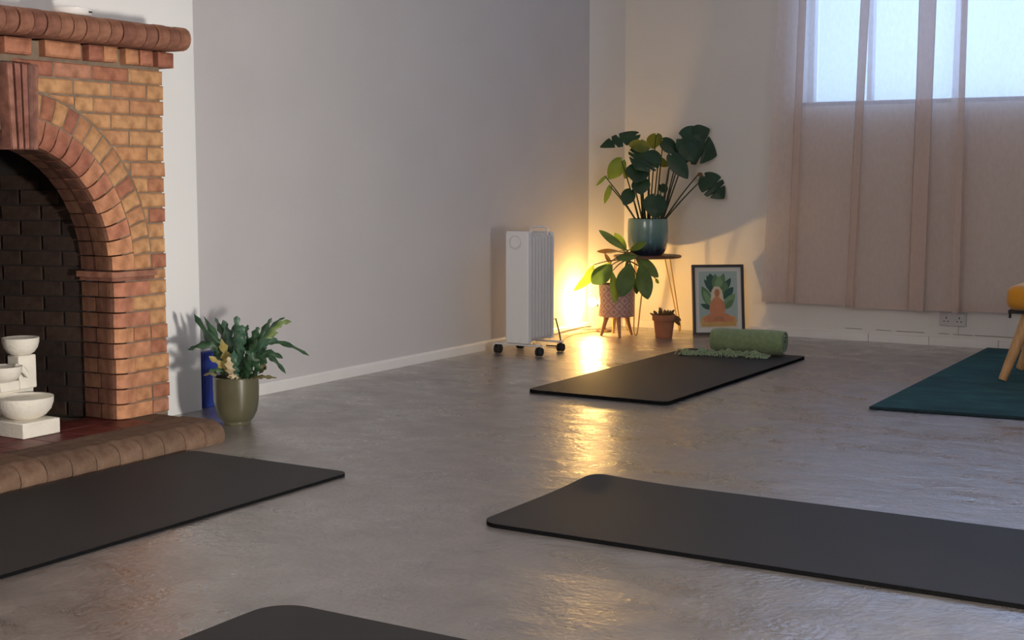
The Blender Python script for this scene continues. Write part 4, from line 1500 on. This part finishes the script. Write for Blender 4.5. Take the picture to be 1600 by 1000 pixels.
# ---------------------------------------------------------------- rolled green blanket with its fringed end
MZ = 0.0165
A0, A1 = Vector((1.165, -1.045, 0)), Vector((1.560, -1.020, 0))
ad = (A1 - A0).normalized()
an = Vector((-ad.y, ad.x, 0))
t = empty('rolled_blanket', (1.385, -1.02, MZ), 'rolled sage green blanket with a fringed end at the head of the far yoga mat', 'blanket')
RRm = 0.070
sp_o, sp_i = [], []
turns = 3.2
for i in range(121):
    q = i / 120
    a = -PI / 2 - 2 * PI * turns * q
    r = RRm * (1 - 0.80 * q)
    sp_o.append((r * math.cos(a), r * math.sin(a)))
    r2 = r - 0.0095
    sp_i.append((r2 * math.cos(a), r2 * math.sin(a)))
mb = MB()
nl = 18
no = len(sp_o)
vs = []
for k in range(nl + 1):
    s = k / nl
    c = A0.lerp(A1, s) + Vector((0, 0, MZ + RRm))
    f = 1 + 0.015 * math.sin(9 * s + 1) - (0.10 if k in (0,) else 0.035 if k in (nl, 1) else 0)
    for (a, b) in sp_o + sp_i:
        e = 1 + 0.02 * math.sin(5 * s + 3 * math.atan2(b, a))
        vs.append(c + an * (a * f * e) + Vector((0, 0, b * f * (0.98 if b < 0 else e))))
fs = []
for k in range(nl):
    for base in (0, no):
        for i in range(no - 1):
            a = k * 2 * no + base + i
            fs.append((a, a + 1, a + 1 + 2 * no, a + 2 * no))
    a = k * 2 * no
    fs.append((a + no - 1, a + 2 * no - 1, a + 4 * no - 1, a + 3 * no - 1))
    fs.append((a, a + no, a + 3 * no, a + 2 * no))
for k in (0, nl):
    for i in range(no - 1):
        a = k * 2 * no + i
        fs.append((a, a + 1, a + no + 1, a + no))
mb.add(vs, fs)
mb.build('roll', M['green_cloth'], t, smooth=True, loc=(1.385, -1.0, MZ), angle=60)
# crumpled end of the blanket lying on the mat in front of the roll
cl = MB()
NU, NV = 60, 12
F0, F1 = Vector((1.050, -1.235, 0)), Vector((1.520, -1.150, 0))
fd = (F1 - F0).normalized()
fn = Vector((fd.y, -fd.x, 0))
vs = []
for j in range(NV + 1):
    for i in range(NU + 1):
        u, v = i / NU, j / NV
        p = F0.lerp(F1, u) + fn * (-0.085 + 0.125 * v * (0.75 + 0.25 * math.sin(7 * u + 1)))
        env = max(0.0, math.sin(PI * min(1, v * 0.98 + 0.02))) ** 0.6 * min(1, 6 * u + 0.1, 6 * (1 - u) + 0.1)
        h = 0.016 + 0.010 * math.sin(23 * u + 4 * v) + 0.007 * math.sin(41 * u - 7 * v + 1) + 0.005 * math.sin(67 * u + 11 * v)
        z = MZ + 0.002 + max(0.0, h) * env + (0.006 if v < 0.1 else 0)
        vs.append((p.x + 0.004 * math.sin(50 * v + 20 * u), p.y + 0.006 * math.sin(30 * u), z))
cl.add(vs, [(j * (NU + 1) + i, j * (NU + 1) + i + 1, (j + 1) * (NU + 1) + i + 1, (j + 1) * (NU + 1) + i) for j in range(NV) for i in range(NU)])
o = cl.build('crumpled_end', M['green_cloth'], t, smooth=True, loc=(1.385, -1.1, MZ), angle=180)
fr = MB()
for k in range(70):
    u = random.uniform(0.0, 1.0)
    p = F0.lerp(F1, u) + fn * (0.030 + random.uniform(-.05, .012))
    d = (fn + fd * random.uniform(-1.6, 1.6)).normalized()
    z = MZ + (0.006 + 0.02 * random.random() if random.random() < 0.6 else 0.004)
    l = random.uniform(0.025, 0.045)
    fr.tube([p + Vector((0, 0, z)), p + d * l * 0.5 + Vector((0, 0, z + 0.006)), p + d * l + Vector((0, 0, MZ + 0.003))], [0.0035, 0.003, 0.0022], 5)
stuff(fr.build('fringe', M['green_pale'], t, smooth=True, loc=(1.385, -1.1, MZ)))

# ---------------------------------------------------------------- fern by the chimney breast
EX, EY = 0.405, -3.945
t = empty('potted_fern', (EX, EY, 0), 'wavy leaved blue green fern in an olive glazed pot beside the brick hearth', 'plant')
MB().lathe([(0.0, 0.0), (0.054, 0.0005), (0.056, 0.006), (0.056, 0.014), (0.066, 0.024), (0.079, 0.050), (0.0865, 0.090), (0.088, 0.140), (0.0875, 0.183), (0.084, 0.187), (0.080, 0.186), (0.079, 0.165), (0.0, 0.164)], (EX, EY, 0), 48, caps=False).build('pot', M['olive_glaze'], t, smooth=True, loc=(EX, EY, 0))
MB().lathe([(0.0785, 0.166), (0.04, 0.172), (0.0, 0.174)], (EX, EY, 0), 24, caps=False).build('soil', M['soil'], t, loc=(EX, EY, 0.165))
FM = (M['frond'], M['frond_lime'], M['frond_lime'], M['frond_yellow'], M['frond_olive'], M['frond_blue'], M['frond_cream'])


def frond(e, m):
    R, Mi, T = Vector(e[0:3]), Vector(e[3:6]), Vector(e[6:9])
    d = Vector((R.x - EX, R.y - EY))
    if d.length > 0.06:
        d *= 0.06 / d.length
    R = Vector((EX + d.x, EY + d.y, 0.17))
    n = 20
    vs, fs = [], []
    ph = random.uniform(0, 6)
    tw = random.uniform(-.5, .5)
    for i in range(n + 1):
        q = i / n
        # quadratic curve through the middle point
        c = 2 * Mi - (R + T) / 2
        p = R * (1 - q) ** 2 + c * (2 * q * (1 - q)) + T * q ** 2
        dv = (c - R) * (2 * (1 - q)) + (T - c) * (2 * q)
        dv = dv.normalized() if dv.length > 1e-6 else Vector((0, 0, 1))
        hint = (Vector((0.55, -0.75, 0.45)) + Vector((tw, -tw, tw)) * 0.6).normalized()
        sd = dv.cross(hint)
        sd = sd.normalized() if sd.length > 1e-4 else dv.orthogonal()
        nr = sd.cross(dv)
        w = e[9] * 0.40 * (0.14 if q < 0.22 else max(0.0, math.sin(PI * min(1.0, (q - 0.16) / 0.84)) ** 0.42)) * (1 + 0.45 * math.sin(i * 1.7 + ph) * (q > 0.25))
        for s in (-1, -0.5, 0, 0.5, 1):
            wob = 0.42 * w * math.sin(i * 1.5 + ph + (2 if s > 0 else 0)) * abs(s)
            vs.append(p + sd * (s * w) + nr * (wob - abs(s) * w * 0.25))
    for i in range(n):
        for j in range(4):
            fs.append((i * 5 + j, i * 5 + j + 1, (i + 1) * 5 + j + 1, (i + 1) * 5 + j))
    MB().add(vs, fs).build('frond', m, t, smooth=True, loc=tuple(R), angle=180)


for e in FRONDS:
    frond(e, FM[e[10]])

# blue box file standing past the corner of the chimney breast
t = empty('blue_box', (0.036, -3.66, 0), 'flat royal blue box standing against the wall behind the fern pot', 'box')
rbox('body', M['blue'], t, 0.0165, 0.050, -3.752, -3.56, 0.0005, 0.232, 0.003)
rbox('lid_edge', M['blue'], t, 0.0505, 0.0525, -3.745, -3.567, 0.006, 0.226, 0.0008)

# ---------------------------------------------------------------- curtains
def curtain(label, folds, zb_fn, z_top, cols, group):
    """folds: (x at the hem, x at picture top height, y) from left to right"""
    def at_u(u, z):
        n = len(folds) - 1
        k = (z - 0.2) / (1.97 - 0.2)
        i = min(n - 1, int(u * n))
        f = u * n - i
        x0 = folds[i][0] + (folds[i][1] - folds[i][0]) * k
        x1 = folds[i + 1][0] + (folds[i + 1][1] - folds[i + 1][0]) * k
        y0, y1 = folds[i][2], folds[i + 1][2]
        g = f * f * (3 - 2 * f) * 0.45 + f * 0.55
        return x0 + (x1 - x0) * f, y0 + (y1 - y0) * g
    xm = sum(f[0] for f in folds) / len(folds)
    o = empty('curtain', (xm, -0.11, 0.2), label, 'curtain', group)
    rows = 40

    def sheet(name, z0f, z1f, off, nrow):
        vs = []
        for j in range(nrow + 1):
            v = j / nrow
            for i in range(cols + 1):
                u = i / cols
                zb = zb_fn(u)
                za, zz = z0f(zb), z1f(zb)
                z = za + (zz - za) * v
                x, y = at_u(u, z)
                y += 0.002 * math.sin(3.1 * z + 14 * u) + 0.0025 * math.sin(40 * u + 2 * z)
                vs.append((x, y + off, z))
        mb = MB().add(vs, [(j * (cols + 1) + i, j * (cols + 1) + i + 1, (j + 1) * (cols + 1) + i + 1, (j + 1) * (cols + 1) + i) for j in range(nrow) for i in range(cols)])
        return mb.build(name, M['sheer'], o, smooth=True, loc=(xm, -0.11, 0.2), angle=180)
    sheet('cloth', lambda zb: zb, lambda zb: z_top, 0.0, rows)
    sheet('hem', lambda zb: zb, lambda zb: zb + 0.042, 0.0022, 2)
    return o


c1 = [(1.080, 1.150, -0.115), (1.16, 1.215, -0.098), (1.236, 1.270, -0.086), (1.286, 1.325, -0.130), (1.240, 1.273, -0.112), (1.300, 1.336, -0.101), (1.43, 1.47, -0.094), (1.590, 1.632, -0.084), (1.640, 1.693, -0.128),
      (1.594, 1.636, -0.111), (1.655, 1.705, -0.100), (1.80, 1.83, -0.093), (1.945, 1.955, -0.082), (2.050, 2.068, -0.146), (1.955, 1.966, -0.124), (2.062, 2.078, -0.112), (2.13, 2.12, -0.120), (2.195, 2.19, -0.112), (2.240, 2.236, -0.150), (2.200, 2.196, -0.128)]
curtain('sheer pink beige curtain panel hanging nearest the far corner, full length in view', c1, lambda u: 0.210 - 0.010 * u + 0.005 * math.sin(9 * u), 3.096, 228, 'sheer window curtains')
c2 = [(2.130, 2.150, -0.055), (2.225, 2.260, -0.078), (2.45, 2.47, -0.088), (2.62, 2.62, -0.070), (2.66, 2.68, -0.125), (2.95, 2.95, -0.10), (3.15, 3.15, -0.075), (3.20, 3.21, -0.13), (3.45, 3.42, -0.09), (3.5, 3.5, -0.13), (3.75, 3.75, -0.09), (3.80, 3.80, -0.13), (4.05, 4.02, -0.09)]
curtain('sheer pink beige curtain panel behind the mustard footstool, cut by the picture edge', c2, lambda u: 0.206 + 0.004 * math.sin(7 * u), 3.096, 120, 'sheer window curtains')
t = empty('curtain_rail', (2.5, -0.11, 3.1), 'slim white rail that carries the sheer curtains over the window', 'rail')
MB().tube([(1.05, -0.11, 3.108), (4.1, -0.11, 3.108)], 0.010, 12).build('rod', M['upvc'], t, smooth=True, loc=(2.5, -0.11, 3.108))
for x in (1.10, 2.6, 4.05):
    MB().box(x - 0.012, x + 0.012, -0.118, 0.0, 3.098, 3.120).build('bracket', M['upvc'], t, loc=(x, -0.05, 3.1))

# ---------------------------------------------------------------- double socket
SX, SZ = 2.178, 0.155
t = empty('double_socket', (SX, 0, SZ), 'grey white double wall socket just below the curtain hem', 'socket')
rbox('plate', M['socket'], t, SX - 0.074, SX + 0.074, -0.012, -0.0005, SZ - 0.040, SZ + 0.040, 0.003)
for cx in (SX - 0.036, SX + 0.036):
    for (dx, dz, w, h) in ((0, 0.006, 0.005, 0.012), (-0.011, -0.014, 0.009, 0.005), (0.011, -0.014, 0.009, 0.005)):
        MB().box(cx + dx - w / 2, cx + dx + w / 2, -0.0126, -0.0118, SZ + dz - h / 2, SZ + dz + h / 2).build('pin_hole', M['dark_slot'], t, loc=(cx + dx, -0.012, SZ + dz))
    rbox('switch', M['heater_panel'], t, cx + 0.012, cx + 0.020, -0.0155, -0.0118, SZ + 0.016, SZ + 0.030, 0.001)
MB().tube([(SX + 0.03, -0.006, SZ - 0.040), (SX + 0.031, -0.005, SZ - 0.07), (SX + 0.03, -0.004, SZ - 0.095)], 0.003, 6).build('cable', M['socket'], t, smooth=True, loc=(SX + 0.03, -0.005, SZ - 0.05))
